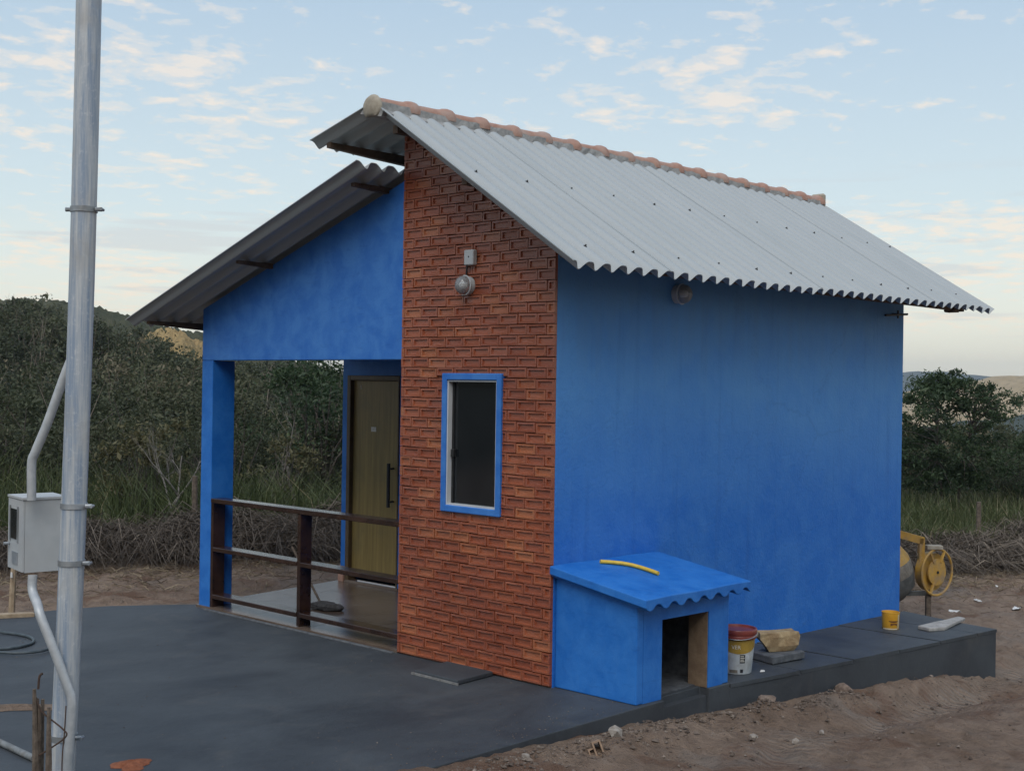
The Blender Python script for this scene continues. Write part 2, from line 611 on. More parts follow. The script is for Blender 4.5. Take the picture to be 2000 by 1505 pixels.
POLE = pole_mat()
CONDUIT = speckle('grey_conduit', (0.38, 0.40, 0.41), (0.50, 0.51, 0.51), 16, 0.5, metal=0.25, bmp=0.05)
METER = speckle('meter_box_paint', (0.38, 0.40, 0.41), (0.46, 0.48, 0.48), 7, 0.5, c=(0.42, 0.42, 0.41), cs=3)
DARKGLASS = speckle('dark_pane', (0.008, 0.010, 0.012), (0.014, 0.016, 0.018), 3, 0.08)
ALU = speckle('white_aluminium', (0.50, 0.52, 0.53), (0.58, 0.59, 0.59), 6, 0.4)
BLACK = speckle('black_metal', (0.010, 0.010, 0.011), (0.022, 0.022, 0.023), 20, 0.4)
DOOR, t_d, b_d = new_mat('olive_brown_door')
p_d = pos(t_d)
g_d = noise(t_d, mapping(t_d, p_d, scale=(30, 30, 1.1)), 1.0, 7, 0.7, 0.4)
c_d = mix(t_d, ramp(t_d, g_d, [(0.36, 0.0), (0.66, 1.0)]), (0.165, 0.115, 0.036), (0.26, 0.190, 0.062))
c_d = mix(t_d, ramp(t_d, noise(t_d, p_d, 2.2, 5, 0.65, 0.5), [(0.48, 0.0), (0.7, 0.6)]), c_d, (0.14, 0.108, 0.045))
put(t_d, b_d, 'Base Color', c_d)
put(t_d, b_d, 'Roughness', 0.36)
bump(t_d, b_d, g_d, 0.15, 0.003)
DOOR_FRAME = speckle('brown_door_frame', (0.055, 0.036, 0.018), (0.10, 0.064, 0.030), 9, 0.45)
TILE = speckle('grey_brown_tile', (0.105, 0.075, 0.058), (0.160, 0.120, 0.095), 2.4, 0.27, c=(0.10, 0.066, 0.046), cs=1.4)
TILE_GROUT = speckle('tile_grout', (0.06, 0.06, 0.06), (0.10, 0.10, 0.10), 20, 0.9)
CONC = speckle('bare_concrete', (0.14, 0.135, 0.13), (0.24, 0.235, 0.225), 18, 0.9, bmp=0.4)
CONC_DARK = speckle('dark_painted_concrete', (0.055, 0.060, 0.068), (0.115, 0.122, 0.130), 14, 0.85, bmp=0.5)
RAW_RENDER = speckle('raw_brown_render', (0.16, 0.105, 0.065), (0.23, 0.16, 0.10), 12, 0.9, bmp=0.5)
YELLOW_HOSE = speckle('yellow_hose', (0.62, 0.40, 0.035), (0.72, 0.50, 0.07), 25, 0.5)
MIX_YEL = speckle('mixer_yellow', (0.40, 0.22, 0.035), (0.53, 0.31, 0.06), 9, 0.55, c=(0.28, 0.20, 0.12), cs=7)
MIX_CEM = speckle('cement_crust', (0.13, 0.115, 0.095), (0.24, 0.21, 0.17), 16, 0.95, bmp=0.5)
MIX_GREY = speckle('mixer_grey', (0.060, 0.062, 0.060), (0.11, 0.11, 0.105), 12, 0.7)
STONE = speckle('sandstone_block', (0.26, 0.185, 0.095), (0.40, 0.30, 0.17), 15, 0.9, c=(0.19, 0.12, 0.06), cs=9, bmp=0.6)
ROCK = speckle('soil_brown_rock', (0.12, 0.085, 0.065), (0.24, 0.18, 0.14), 22, 0.95, bmp=0.6)
ROCK_PALE = speckle('pale_rubble', (0.21, 0.175, 0.145), (0.36, 0.32, 0.275), 26, 0.9, bmp=0.6)
CLAYBRICK = speckle('hollow_clay_brick', (0.25, 0.165, 0.11), (0.33, 0.225, 0.15), 20, 0.9, bmp=0.3)
TIMBER = speckle('pale_weathered_timber', (0.26, 0.19, 0.12), (0.40, 0.31, 0.21), 16, 0.85, bmp=0.3)
TIMBER_GREY = speckle('grey_broken_board', (0.26, 0.25, 0.23), (0.40, 0.38, 0.35), 16, 0.85, bmp=0.4)
STAKE = speckle('dark_weathered_stake', (0.075, 0.055, 0.040), (0.16, 0.125, 0.095), 24, 0.9, bmp=0.5)
PAPER = speckle('white_scrap', (0.55, 0.54, 0.51), (0.70, 0.69, 0.66), 12, 0.8)
HOSE_GREY = speckle('grey_garden_hose', (0.035, 0.05, 0.058), (0.075, 0.092, 0.10), 20, 0.5)
PIPE_GREY = speckle('old_grey_pipe', (0.13, 0.14, 0.14), (0.24, 0.25, 0.25), 20, 0.6, c=(0.12, 0.08, 0.05), cs=6)
REDSOIL = speckle('red_soil', (0.20, 0.062, 0.026), (0.32, 0.11, 0.050), 30, 0.95, bmp=0.7)
RUST_WIRE = speckle('rusty_wire', (0.04, 0.025, 0.018), (0.08, 0.045, 0.03), 30, 0.8)
BUCKET_W = speckle('white_bucket_plastic', (0.48, 0.52, 0.53), (0.58, 0.61, 0.61), 12, 0.35, c=(0.36, 0.37, 0.36), cs=11)
BUCKET_R = speckle('red_brown_lid', (0.17, 0.030, 0.020), (0.25, 0.055, 0.040), 14, 0.35)
BUCKET_G = speckle('gold_print', (0.30, 0.19, 0.03), (0.40, 0.26, 0.05), 14, 0.4)
BUCKET_K = speckle('black_print', (0.012, 0.014, 0.018), (0.03, 0.03, 0.035), 14, 0.5)
PRINT_W = speckle('white_print', (0.62, 0.60, 0.50), (0.7, 0.68, 0.6), 14, 0.5)
CAN_Y = speckle('orange_yellow_can', (0.56, 0.27, 0.02), (0.66, 0.36, 0.035), 10, 0.4)
CAN_RIM = speckle('cream_can_rim', (0.5, 0.44, 0.3), (0.6, 0.54, 0.4), 10, 0.4)
CAN_BR = speckle('brown_can_print', (0.10, 0.035, 0.012), (0.18, 0.07, 0.02), 14, 0.5)
MOPM = speckle('dirty_mop_cloth', (0.035, 0.033, 0.032), (0.085, 0.08, 0.078), 30, 0.95, bmp=0.6)


def glass_mat():
    m, t, b = new_mat('lamp_glass')
    put(t, b, 'Base Color', (0.85, 0.88, 0.90))
    put(t, b, 'Roughness', 0.08)
    b.inputs['Transmission Weight'].default_value = 0.75
    b.inputs['IOR'].default_value = 1.45
    return m


GLASS = glass_mat()


def leaf_mat(name, stops, trans=0.25):
    m = bpy.data.materials.new(name)
    m.use_nodes = True
    t = m.node_tree
    for n in list(t.nodes):
        t.nodes.remove(n)
    a = nd(t, 'ShaderNodeAttribute', attribute_name='tint')
    rnd = nd(t, 'ShaderNodeObjectInfo').outputs['Random']
    fac = mth(t, 'ADD', a.outputs['Fac'], mth(t, 'MULTIPLY', mth(t, 'SUBTRACT', rnd, 0.5), 0.22), clamp=True)
    col = ramp(t, fac, stops)
    d = nd(t, 'ShaderNodeBsdfDiffuse')
    tr = nd(t, 'ShaderNodeBsdfTranslucent')
    lk(t, col, d.inputs[0])
    lk(t, col, tr.inputs[0])
    ms = nd(t, 'ShaderNodeMixShader', ins={0: trans})
    lk(t, d.outputs[0], ms.inputs[1])
    lk(t, tr.outputs[0], ms.inputs[2])
    gl = nd(t, 'ShaderNodeBsdfGlossy', ins={'Roughness': 0.55})
    gl.inputs[0].default_value = (1, 1, 1, 1)
    m2 = nd(t, 'ShaderNodeMixShader', ins={0: 0.02})
    lk(t, ms.outputs[0], m2.inputs[1])
    lk(t, gl.outputs[0], m2.inputs[2])
    o = nd(t, 'ShaderNodeOutputMaterial')
    lk(t, m2.outputs[0], o.inputs[0])
    return m


LEAF = leaf_mat('scrub_leaves', [(0.0, (0.028, 0.035, 0.020)), (0.35, (0.055, 0.066, 0.032)), (0.7, (0.095, 0.098, 0.050)), (0.9, (0.135, 0.118, 0.068)), (1.0, (0.20, 0.165, 0.105))])
LEAF_TREE = leaf_mat('tree_leaves', [(0.0, (0.026, 0.046, 0.020)), (0.5, (0.050, 0.082, 0.034)), (0.85, (0.090, 0.118, 0.048)), (1.0, (0.14, 0.15, 0.06))], 0.35)
LEAF_YEL = leaf_mat('yellowing_leaves', [(0.0, (0.038, 0.042, 0.020)), (0.5, (0.080, 0.078, 0.034)), (1.0, (0.17, 0.145, 0.070))])
GRASS = leaf_mat('green_grass', [(0.0, (0.036, 0.047, 0.018)), (0.5, (0.072, 0.092, 0.032)), (0.85, (0.125, 0.135, 0.055)), (1.0, (0.24, 0.20, 0.115))], 0.3)
DRYBRUSH = leaf_mat('dry_brush', [(0.0, (0.045, 0.034, 0.026)), (0.5, (0.115, 0.092, 0.072)), (0.85, (0.185, 0.15, 0.115)), (1.0, (0.29, 0.235, 0.175))], 0.1)
STRAW = leaf_mat('loose_straw', [(0.0, (0.10, 0.075, 0.05)), (0.5, (0.19, 0.145, 0.09)), (1.0, (0.32, 0.255, 0.165))], 0.1)
BARK = speckle('grey_bark', (0.055, 0.045, 0.037), (0.125, 0.105, 0.088), 24, 0.95, bmp=0.5)
BARK_PALE = speckle('pale_dead_bark', (0.11, 0.10, 0.088), (0.21, 0.19, 0.165), 24, 0.95, bmp=0.5)


# ------------------------------------------------------------------ terrain
def sstep(a, b, x):
    u = np.clip((x-a)/(b-a), 0, 1)
    return u*u*(3-2*u)


_ph = np.random.default_rng(3).uniform(0, 6.28, (40, 3))


def fnoise(x, y, scale, oct=4, seed=0):
    out = np.zeros_like(x, dtype=float)
    amp = 1.0
    fr = 1.0/scale
    for k in range(oct):
        p = _ph[(seed*5+k) % 40]
        a = p[0]
        xx = (x*math.cos(a)-y*math.sin(a))*fr
        yy = (x*math.sin(a)+y*math.cos(a))*fr
        out += amp*(np.sin(xx*6.28+p[1]+1.7*np.sin(yy*4.1+p[2]))*np.sin(yy*6.28+p[2]+1.3*np.sin(xx*3.7+p[0])))
        amp *= 0.5
        fr *= 2.07
    return out


def ground_z(x, y, detail=True):
    s = 0.466*x+0.884*y
    q = 0.884*x-0.466*y
    # bare yard: falls away along the side of the house
    a = -0.13-0.066*x
    a = np.clip(a, -0.56, 0.45)
    yard_left = -0.075+0*x
    k = sstep(2.0, 4.4, y+0.35*np.clip(x-1, -3, 3)*0)
    k = k*(1-sstep(4.0, 9.0, x))
    z = a*(1-k)+yard_left*k
    # keep the ground below the paved floor
    under = (x > -6) & (x < 5.3) & (y > -0.7) & (y < 4.5)
    z = np.where(under, np.minimum(z, -0.12), z)
    # scrub bank and hillside beyond the brush line
    bank = 0.10*sstep(7.2, 9.0, s)
    prof = np.interp(q, [-60, -6, 0, 3, 5.5, 12, 22, 40, 80], [6.8, 5.9, 3.7, 2.3, 1.1, 1.9, 0.8, -1.5, -4.0])
    rise = prof*sstep(12, 88, s)
    far = -7*sstep(95, 260, s)-8*sstep(16, 220, q)*sstep(12, 90, s)
    z = z+bank+rise+far
    z = z-0.010*np.clip(q-14, 0, 60)*sstep(10, 30, s)
    if detail:
        near = 1-sstep(14, 40, np.hypot(x+1, y))
        off = sstep(-0.02, 0.35, np.maximum(-0.80-y, np.maximum(y-4.9, x-5.2)))
        z = z+near*off*(0.030*fnoise(x, y, 2.3, 3, 1)+0.022*fnoise(x, y, 0.6, 4, 2))
        # tyre tracks in the foreground yard
        tr = np.exp(-((y+1.75-0.10*x)/0.24)**2)*sstep(0.4, 1.5, x)+np.exp(-((y+3.3-0.10*x)/0.24)**2)+0.7*np.exp(-((y+1.55+0.02*x)/0.2)**2)*sstep(2.5, 4, x)
        z = z+near*(-0.085*tr)
        # spoil heaped against the plinth
        z = z+0.07*np.exp(-((y+0.95+0.06*np.clip(x, 0, 6))/0.18)**2)*sstep(-2.4, -0.4, x)*(1-sstep(4.6, 5.6, x))*(0.55+0.6*fnoise(x, y, 1.1, 3, 4))
        z = z+sstep(14, 60, s)*0.5*fnoise(x, y, 25, 3, 5)
    return z


def gline(lo, hi, step, far_lo, far_hi, g=1.22):
    a = list(np.arange(lo, hi, step))
    d, v = step, lo
    L = []
    while v > far_lo:
        d *= g
        v -= d
        L.append(v)
    d, v = step, a[-1]
    H = []
    while v < far_hi:
        d *= g
        v += d
        H.append(v)
    return np.array(L[::-1]+a+H)


gx = gline(-7, 13, 0.07, -2450, 2450, 1.12)
gy = gline(-5.5, 9, 0.07, -2450, 2450, 1.12)
GX, GY = np.meshgrid(gx, gy, indexing='ij')
GZ = ground_z(GX, GY)
GZ = GZ+np.where((np.abs(GX) < 16) & (np.abs(GY) < 13), RNG.normal(0, 0.0055, GX.shape), 0)
ni, nj = GX.shape
idx = np.arange(ni*nj).reshape(ni, nj)
GF = np.stack([idx[:-1, :-1].ravel(), idx[1:, :-1].ravel(), idx[1:, 1:].ravel(), idx[:-1, 1:].ravel()], 1)
ground = link('ground', arr_mesh('ground', np.stack([GX.ravel(), GY.ravel(), GZ.ravel()], 1), GF, DIRT, smooth=True))
struct(ground)


def gz(x, y):
    return float(ground_z(np.array([float(x)]), np.array([float(y)]))[0])


CAMX, CAMY = -6.885, -6.0386


def at_bearing(tan_off, dist):
    """ground point at a distance along the view axis with lateral offset tan_off"""
    return (CAMX+dist*(fw.x+tan_off*rt.x), CAMY+dist*(fw.y+tan_off*rt.y))


def hill(name, mat, t0, t1, dist, depth, heights, base, rough, seed):
    """a real ridge: long axis across the view, heights given along it"""
    n, mrow = (420, 70) if abs(dist) < 300 else (200, 44)
    u = np.linspace(0, 1, n)
    v = np.linspace(-1, 1, mrow)
    U, Vv = np.meshgrid(u, v, indexing='ij')
    hh = np.interp(u, np.linspace(0, 1, len(heights)), heights)[:, None]
    T = t0+(t1-t0)*U
    Dd = dist+depth*Vv
    X = CAMX+Dd*fw.x+dist*T*rt.x
    Y = CAMY+Dd*fw.y+dist*T*rt.y
    prof = np.cos(Vv*math.pi/2)**1.2
    Z = base+(hh-base)*prof+rough*fnoise(X, Y, dist*0.16, 5, seed)*prof
    if abs(dist) < 300:
        # bushes covering the slope break the outline
        Z = Z+prof*(0.55*fnoise(X, Y, 5.5, 3, seed+1)+0.5*np.abs(fnoise(X, Y, 2.6, 2, seed+2)))
    V = np.stack([X.ravel(), Y.ravel(), Z.ravel()], 1)
    id2 = np.arange(n*mrow).reshape(n, mrow)
    F = np.stack([id2[:-1, :-1].ravel(), id2[1:, :-1].ravel(), id2[1:, 1:].ravel(), id2[:-1, 1:].ravel()], 1)
    return struct(link(name, arr_mesh(name, V, F, mat, smooth=True)))


def hill_mat(name, a, b_, c, sc):
    m, t, b = new_mat(name)
    p = pos(t)
    n = noise(t, p, sc, 8, 0.7)
    n2 = noise(t, p, sc*6, 6, 0.75)
    col = mix(t, ramp(t, n, [(0.35, 0.0), (0.65, 1.0)]), a, b_)
    col = mix(t, ramp(t, n2, [(0.5, 0.0), (0.62, 0.75)]), col, c)
    put(t, b, 'Base Color', col)
    put(t, b, 'Roughness', 1.0)
    b.inputs['Specular IOR Level'].default_value = 0.0
    bump(t, b, n2, 0.6, 1.5)
    return m


HILL_SCRUB = hill_mat('hill_scrub', (0.045, 0.052, 0.028), (0.090, 0.088, 0.046), (0.028, 0.034, 0.020), 0.08)
HILL_SUN_GOLD = hill_mat('hill_sunlit_gold', (0.30, 0.20, 0.085), (0.40, 0.285, 0.13), (0.13, 0.105, 0.05), 0.03)  # low sunlight on the hill is put into this golden base colour
HILL_SUN_TAN = hill_mat('hill_sunlit_tan', (0.36, 0.26, 0.14), (0.46, 0.35, 0.21), (0.22, 0.17, 0.10), 0.030)  # sunlight on the distant ridge is painted in as this bright tan
HILL_BLUE = hill_mat('hill_forest_and_shade', (0.045, 0.060, 0.055), (0.075, 0.09, 0.075), (0.03, 0.042, 0.04), 0.01)  # far forest tone; also paints the shade on the valley slope

hill('far_left_hill', HILL_SCRUB, -0.60, -0.10, 270, 90, [19, 18.5, 18, 17.6, 17.2, 14.5, 10, 5, 0], -9, 0.9, 3)
hill('golden_hill', HILL_SUN_GOLD, -0.31, -0.205, 205, 42, [0, 7.0, 9.6, 9.4, 7.5, 2.0, -5], -8, 0.4, 4)
hill('valley_hill', HILL_BLUE, 0.22, 0.75, 360, 120, [-14, -11, -7.5, -2.5, 1.0, 2.5, 3, 3], -16, 1.0, 5)  # shaded lower slope of the tan hill, its shade put into the colour
hill('tan_hill', HILL_SUN_TAN, 0.16, 0.80, 800, 240, [-16, -10, -4, 11, 13, 13, 12.5, 12, 12, 11], -18, 1.4, 6)
hill('shade_hill', HILL_SCRUB, -1.5, 1.6, -95, 55, [16, 22, 27, 30, 30, 29, 25, 20], -6, 1.6, 2)
hill('far_mountain', HILL_BLUE, 0.10, 0.80, 1900, 380, [10, 22, 27, 31, 18, 17, 20, 22, 20, 22], -20, 2.4, 7)

# ------------------------------------------------------------------ patio and side walk
patio_poly = [(-6.2, -0.83), (-1.7, -0.785), (0.0, -0.775), (0.30, -0.775), (0.30, -0.70), (0.826, -0.70), (0.826, -0.785), (1.08, -0.79), (1.08, 0.05), (0.06, 0.05),
              (0.06, 4.62), (-0.15, 4.78), (-0.62, 5.10), (-1.1, 5.22), (-1.6, 5.32), (-2.6, 5.45), (-4.0, 5.6), (-6.2, 5.8)]
mb = MB()
mb.prism_z(patio_poly, -0.75, 0.0)
patio = struct(mb.build('patio', PATIO))
patio.data.materials.append(PATIO_SIDE)
for pl in patio.data.polygons:
    if abs(pl.normal.z) < 0.5:
        pl.material_index = 1
mb = MB()
mb.prism_z([(0.302, -0.765), (0.824, -0.765), (0.824, -0.702), (0.302, -0.702)], -0.6, -0.055)
mb.build('threshold', PATIO_SIDE, patio)

EDGE = [(1.082, -0.787), (1.548, -0.823), (2.202, -0.886), (2.931, -0.946), (3.778, -0.992), (5.16, -1.084)]


def walk_z(x):
    return -0.008-0.082*max(0.0, (x-1.0)/4.2)


def edge_y(x):
    return float(np.interp(x, [e[0] for e in EDGE], [e[1] for e in EDGE]))


walk = MB()
pl = [(1.082, 0.05)]+EDGE+[(5.22, -0.75), (5.31, -0.45), (5.46, 0.0), (5.46, 0.05)]
pl = pl[:1]+pl[1:]
walk.prism_z(pl, -0.85, [walk_z(p[0])-0.028 for p in pl])
walk_o = struct(walk.build('side_walk', PATIO_SIDE))
js = [1.085, 1.95, 2.68, 3.40, 4.10, 4.78]
for i, x0 in enumerate(js):
    m = MB()
    g = 0.010
    if i < len(js)-1:
        x1 = js[i+1]
        poly = [(x0+g, -0.0), (x0+g, edge_y(x0)-0.004), (x1-g, edge_y(x1)-0.004), (x1-g, -0.0)]
    else:
        poly = [(x0+g, -0.0), (x0+g, edge_y(x0)-0.004), (5.164, -1.088), (5.224, -0.75), (5.314, -0.45), (5.464, 0.0)]
    rz = random.uniform(-0.004, 0.004)
    m.prism_z(poly, [walk_z(p[0])-0.03 for p in poly], [walk_z(p[0])+rz for p in poly])
    m.build('paving_slab', PATIO, walk_o)

# ------------------------------------------------------------------ the house
house = thing('house', (0, 0, 0), 'small blue rendered house with brick front panel and corrugated grey roof', 'house')
WB, W, D, L = 1.633, 4.50, 1.728, 5.36


def roof_r(y, x=0):      # right slope surface
    e = 2.955+(3.0-2.955)*(x+0.5)/6.7
    return 4.285+(y-1.49)*(4.285-e)/(1.49+0.56)


def roof_ul(y):
    return 4.285-0.270*(y-1.49)


def roof_ll(y):
    return 3.865-0.3398*(y-1.63)


# front core wall with window opening (behind the brick facing)
WY0, WY1, WZ0, WZ1 = 0.515, 1.128, 1.192, 2.232
m = MB()
m.box(0.0, 0.12, 0.004, WY0, -0.4, WZ1)
m.box(0.0, 0.12, WY1, WB, -0.4, WZ1)
m.box(0.0, 0.12, WY0, WY1, -0.4, WZ0)
m.prism_x([(WB, WZ1), (0.004, WZ1), (0.004, roof_r(0)-0.13), (1.49, 4.285-0.12), (WB, roof_ul(WB)-0.12)], 0.0, 0.12)
brick_wall = m.build('brick_wall', GROUT, house)
# side wall
m = MB()
m.box(0.003, L, 0.0, 0.12, -0.6, 3.22)
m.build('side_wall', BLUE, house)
# rear wall
m = MB()
m.prism_x([(W, -0.6), (0.12, -0.6), (0.12, 3.2), (1.49, 4.1), (WB, 4.08), (WB, 3.75), (W, 2.78)], L-0.12, L)
m.box(D+0.12, L-0.12, W-0.12, W, -0.6, 2.74)
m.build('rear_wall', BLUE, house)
# tower side and interior floor slab (keeps the inside dark)
m = MB()
m.box(0.12, L-0.12, WB-0.10, WB, -0.4, 4.10)
m.box(0.12, L-0.12, 0.12, WB-0.10, -0.4, 0.02)
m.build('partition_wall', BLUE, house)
# gable over the porch
m = MB()
m.prism_x([(W, 2.35), (WB, 2.35), (WB, roof_ll(WB)-0.07), (W, roof_ll(W)-0.05)], 0.0, 0.14)
m.build('gable_wall', BLUE_GABLE, house)
m = MB()
m.box(0.0, 0.25, 4.322, W, -0.3, 2.348)
m.build('porch_post', BLUE_FRESH, house)
# porch beam along the open side
m = MB()
m.box(0.14, D, W-0.14, W-0.002, 2.42, 2.66)
m.build('porch_beam', BLUE_FRESH, house)
# door wall
DY0, DY1, DZ0, DZ1 = 3.602, 4.42, 0.088, 2.236
m = MB()
m.box(D, D+0.12, DY1, W, -0.4, 2.76)
m.box(D, D+0.12, WB, DY0, -0.4, 2.76)
m.prism_x([(DY1, DZ1), (DY0, DZ1), (DY0, 2.9), (DY1, 2.78)], D, D+0.12)
m.box(D, D+0.12, DY0, DY1, -0.4, 0.05)
m.prism_x([(W, 2.76), (WB, 2.76), (WB, 3.72), (W, 2.80)], D, D+0.12)
m.build('door_wall', BLUE_FRESH, house)
m = MB()
m.bbox(D-0.03, D+0.0, 4.425, 4.51, 0.07, 0.235, 0.006)
m.build('corner_tile', TERRA, house)

# door
m = MB()
for a in ((DY1-0.055, DY1), (DY0, DY0+0.02)):
    m.bbox(D-0.012, D+0.10, a[0], a[1], DZ0, DZ1, 0.004)
m.bbox(D-0.012, D+0.10, DY0+0.02, DY1-0.055, DZ1-0.05, DZ1, 0.004)
m.build('door_frame', DOOR_FRAME, house)
m = MB()
m.bbox(D+0.035, D+0.075, DY0+0.022, DY1-0.057, DZ0+0.055, DZ1-0.053, 0.003)
door = m.build('door', DOOR, house)
m = MB()
m.tube([(D-0.035, 3.72, 0.905), (D-0.035, 3.72, 1.35)], 0.019, 10)
m.tube([(D-0.035, 3.72, 0.96), (D+0.036, 3.72, 0.96)], 0.010, 8)
m.tube([(D-0.035, 3.72, 1.295), (D+0.036, 3.72, 1.295)], 0.010, 8)
m.build('handle', BLACK, door)
m = MB()
m.box(D+0.031, D+0.0345, 4.000, 4.074, 1.658, 1.706)
m.build('sticker', PAPER, door)
m = MB()
for k in range(3):
    m.box(D+0.0296, D+0.0309, 4.020+k*0.013, 4.026+k*0.013, 1.678, 1.685+0.002*(k % 2))
m.build('sticker_marks', MORTAR, door)
m = MB()
m.box(D+0.031, D+0.0345, 4.240, 4.247, 2.095, 2.135)
m.build('chalk_mark', PAPER, door)
m = MB()
m.bbox(D-0.02, D+0.11, DY0-0.02, DY1, 0.06, 0.098, 0.004)
m.build('door_sill', TILE, house)
m = MB()
m.bbox(D-0.005, D+0.012, DY0+0.02, DY1-0.2, 0.099, 0.112, 0.002)
m.build('sill_rail', ALU, house)

# porch floor and tiles
FZ = lambda x: 0.022+0.058*x/D
m = MB()
m.prism_z([(-0.03, WB), (D, WB), (D, W+0.03), (-0.03, W+0.03)], -0.4, [FZ(0)-0.022, FZ(D)-0.022, FZ(D)-0.022, FZ(0)-0.022])
porch_floor = m.build('porch_floor', TILE_GROUT, house)
nx, ny = 4, 7
for i in range(nx):
    for j in range(ny):
        x0 = -0.02+i*(D+0.018)/nx+0.002
        x1 = -0.02+(i+1)*(D+0.018)/nx-0.002
        y0 = WB+0.002+j*(W+0.02-WB)/ny+0.002
        y1 = WB+0.002+(j+1)*(W+0.02-WB)/ny-0.002
        t_ = MB()
        poly = [(x0, y0), (x1, y0), (x1, y1), (x0, y1)]
        dz = random.uniform(-0.0006, 0.0006)
        t_.prism_z(poly, [FZ(p[0])-0.02 for p in poly], [FZ(p[0])+dz for p in poly])
        t_.build('floor_tile', TILE, porch_floor)
m = MB()
m.bbox(-0.065, -0.031, WB+0.02, W-0.17, -0.05, 0.012, 0.006)
m.build('porch_lip', CONC_DARK, house)

# railing, planks set on edge like a shelf
m = MB()
m.bbox(0.002, 0.135, 4.281, 4.320, 0.022, 1.005, 0.003)
railing = m.build('railing', WOOD_DARK, house)
m = MB()
m.bbox(0.004, 0.130, 2.944, 2.988, 0.026, 1.005, 0.003)
m.build('baluster', WOOD_DARK, railing)
for z, dz in ((1.007, 0.043), (0.548, 0.040), (0.105, 0.040)):
    m = MB()
    segs = [(WB-0.01, 4.318)] if z > 1 else [(WB-0.01, 2.942), (2.990, 4.279)]
    for a, b_ in segs:
        vs0 = z+random.uniform(-0.003, 0.003)
        m.bbox(-0.004, 0.140, a, b_, vs0, vs0+dz, 0.004)
    m.build('rail', WOOD_DARK, railing)

# window
m = MB()
fo = 0.052
y0, y1, z0, z1 = WY0-0.012, WY1+0.012, WZ0-0.012, WZ1+0.012
for (a, b_, c, d_) in ((y0, y0+fo, z0, z1), (y1-fo, y1, z0, z1), (y0+fo, y1-fo, z0, z0+fo), (y0+fo, y1-fo, z1-fo, z1)):
    m.bbox(-0.045, 0.03, a, b_, c, d_, 0.006)
window = m.build('window', BLUE_GABLE, house)
m = MB()
i0, i1, k0, k1 = y0+fo, y1-fo, z0+fo, z1-fo
for (a, b_, c, d_) in ((i0, i0+0.012, k0, k1), (i1-0.012, i1, k0, k1), (i0+0.012, i1-0.012, k0, k0+0.012), (i0+0.012, i1-0.012, k1-0.012, k1)):
    m.box(-0.030, 0.050, a, b_, c, d_)
m.build('aluminium_frame', ALU, window)
m = MB()
m.box(0.022, 0.028, i0+0.012, i1-0.012, k0+0.012, k1-0.012)
m.build('pane', DARKGLASS, window)
m = MB()
m.box(0.012, 0.0215, i1-0.034, i1-0.014, k0+0.014, k1-0.014)
m.build('sash_stile', BLACK, window)
m = MB()
m.bbox(-0.010, 0.020, i1-0.055, i1-0.022, 1.60, 1.66, 0.004)
m.build('latch', BLACK, window)

# ---- glazed relief bricks of the front panel
BW, BH = 0.190, 0.0785


def brick_shape(w, h, open_l=False, open_r=False):
    """brick face in the y-z plane, looking along -x; raised rim round a sunken panel"""
    r = 0.0195
    xo, xb, xr = -0.023, 0.0, -0.010
    ya, yb, za, zb = -w/2, w/2, -h/2, h/2
    c = 0.0022
    ra = ya if open_l else ya+r
    rb = yb if open_r else yb-r
    o = [(xb, ya, za), (xb, yb, za), (xb, yb, zb), (xb, ya, zb)]
    f = [(xo, ya+c, za+c), (xo, yb-c, za+c), (xo, yb-c, zb-c), (xo, ya+c, zb-c)]
    e = [(xo, ra-0.002 if not open_l else ya+c, za+r-0.004), (xo, rb+0.002 if not open_r else yb-c, za+r-0.004),
         (xo, rb+0.002 if not open_r else yb-c, zb-r+0.004), (xo, ra-0.002 if not open_l else ya+c, zb-r+0.004)]
    i = [(xr, ra+0.004, za+r), (xr, rb-0.004, za+r), (xr, rb-0.004, zb-r), (xr, ra+0.004, zb-r)]
    V = o+f+e+i
    F = []
    for a in range(4):
        b_ = (a+1) % 4
        F.append((a, a+4, b_+4, b_))
        F.append((a+4, a+8, b_+8, b_+4))
        F.append((a+8, a+12, b_+12, b_+8))
    F.append((12, 15, 14, 13))
    mm = MB()
    mm.add(V, F)
    return mm


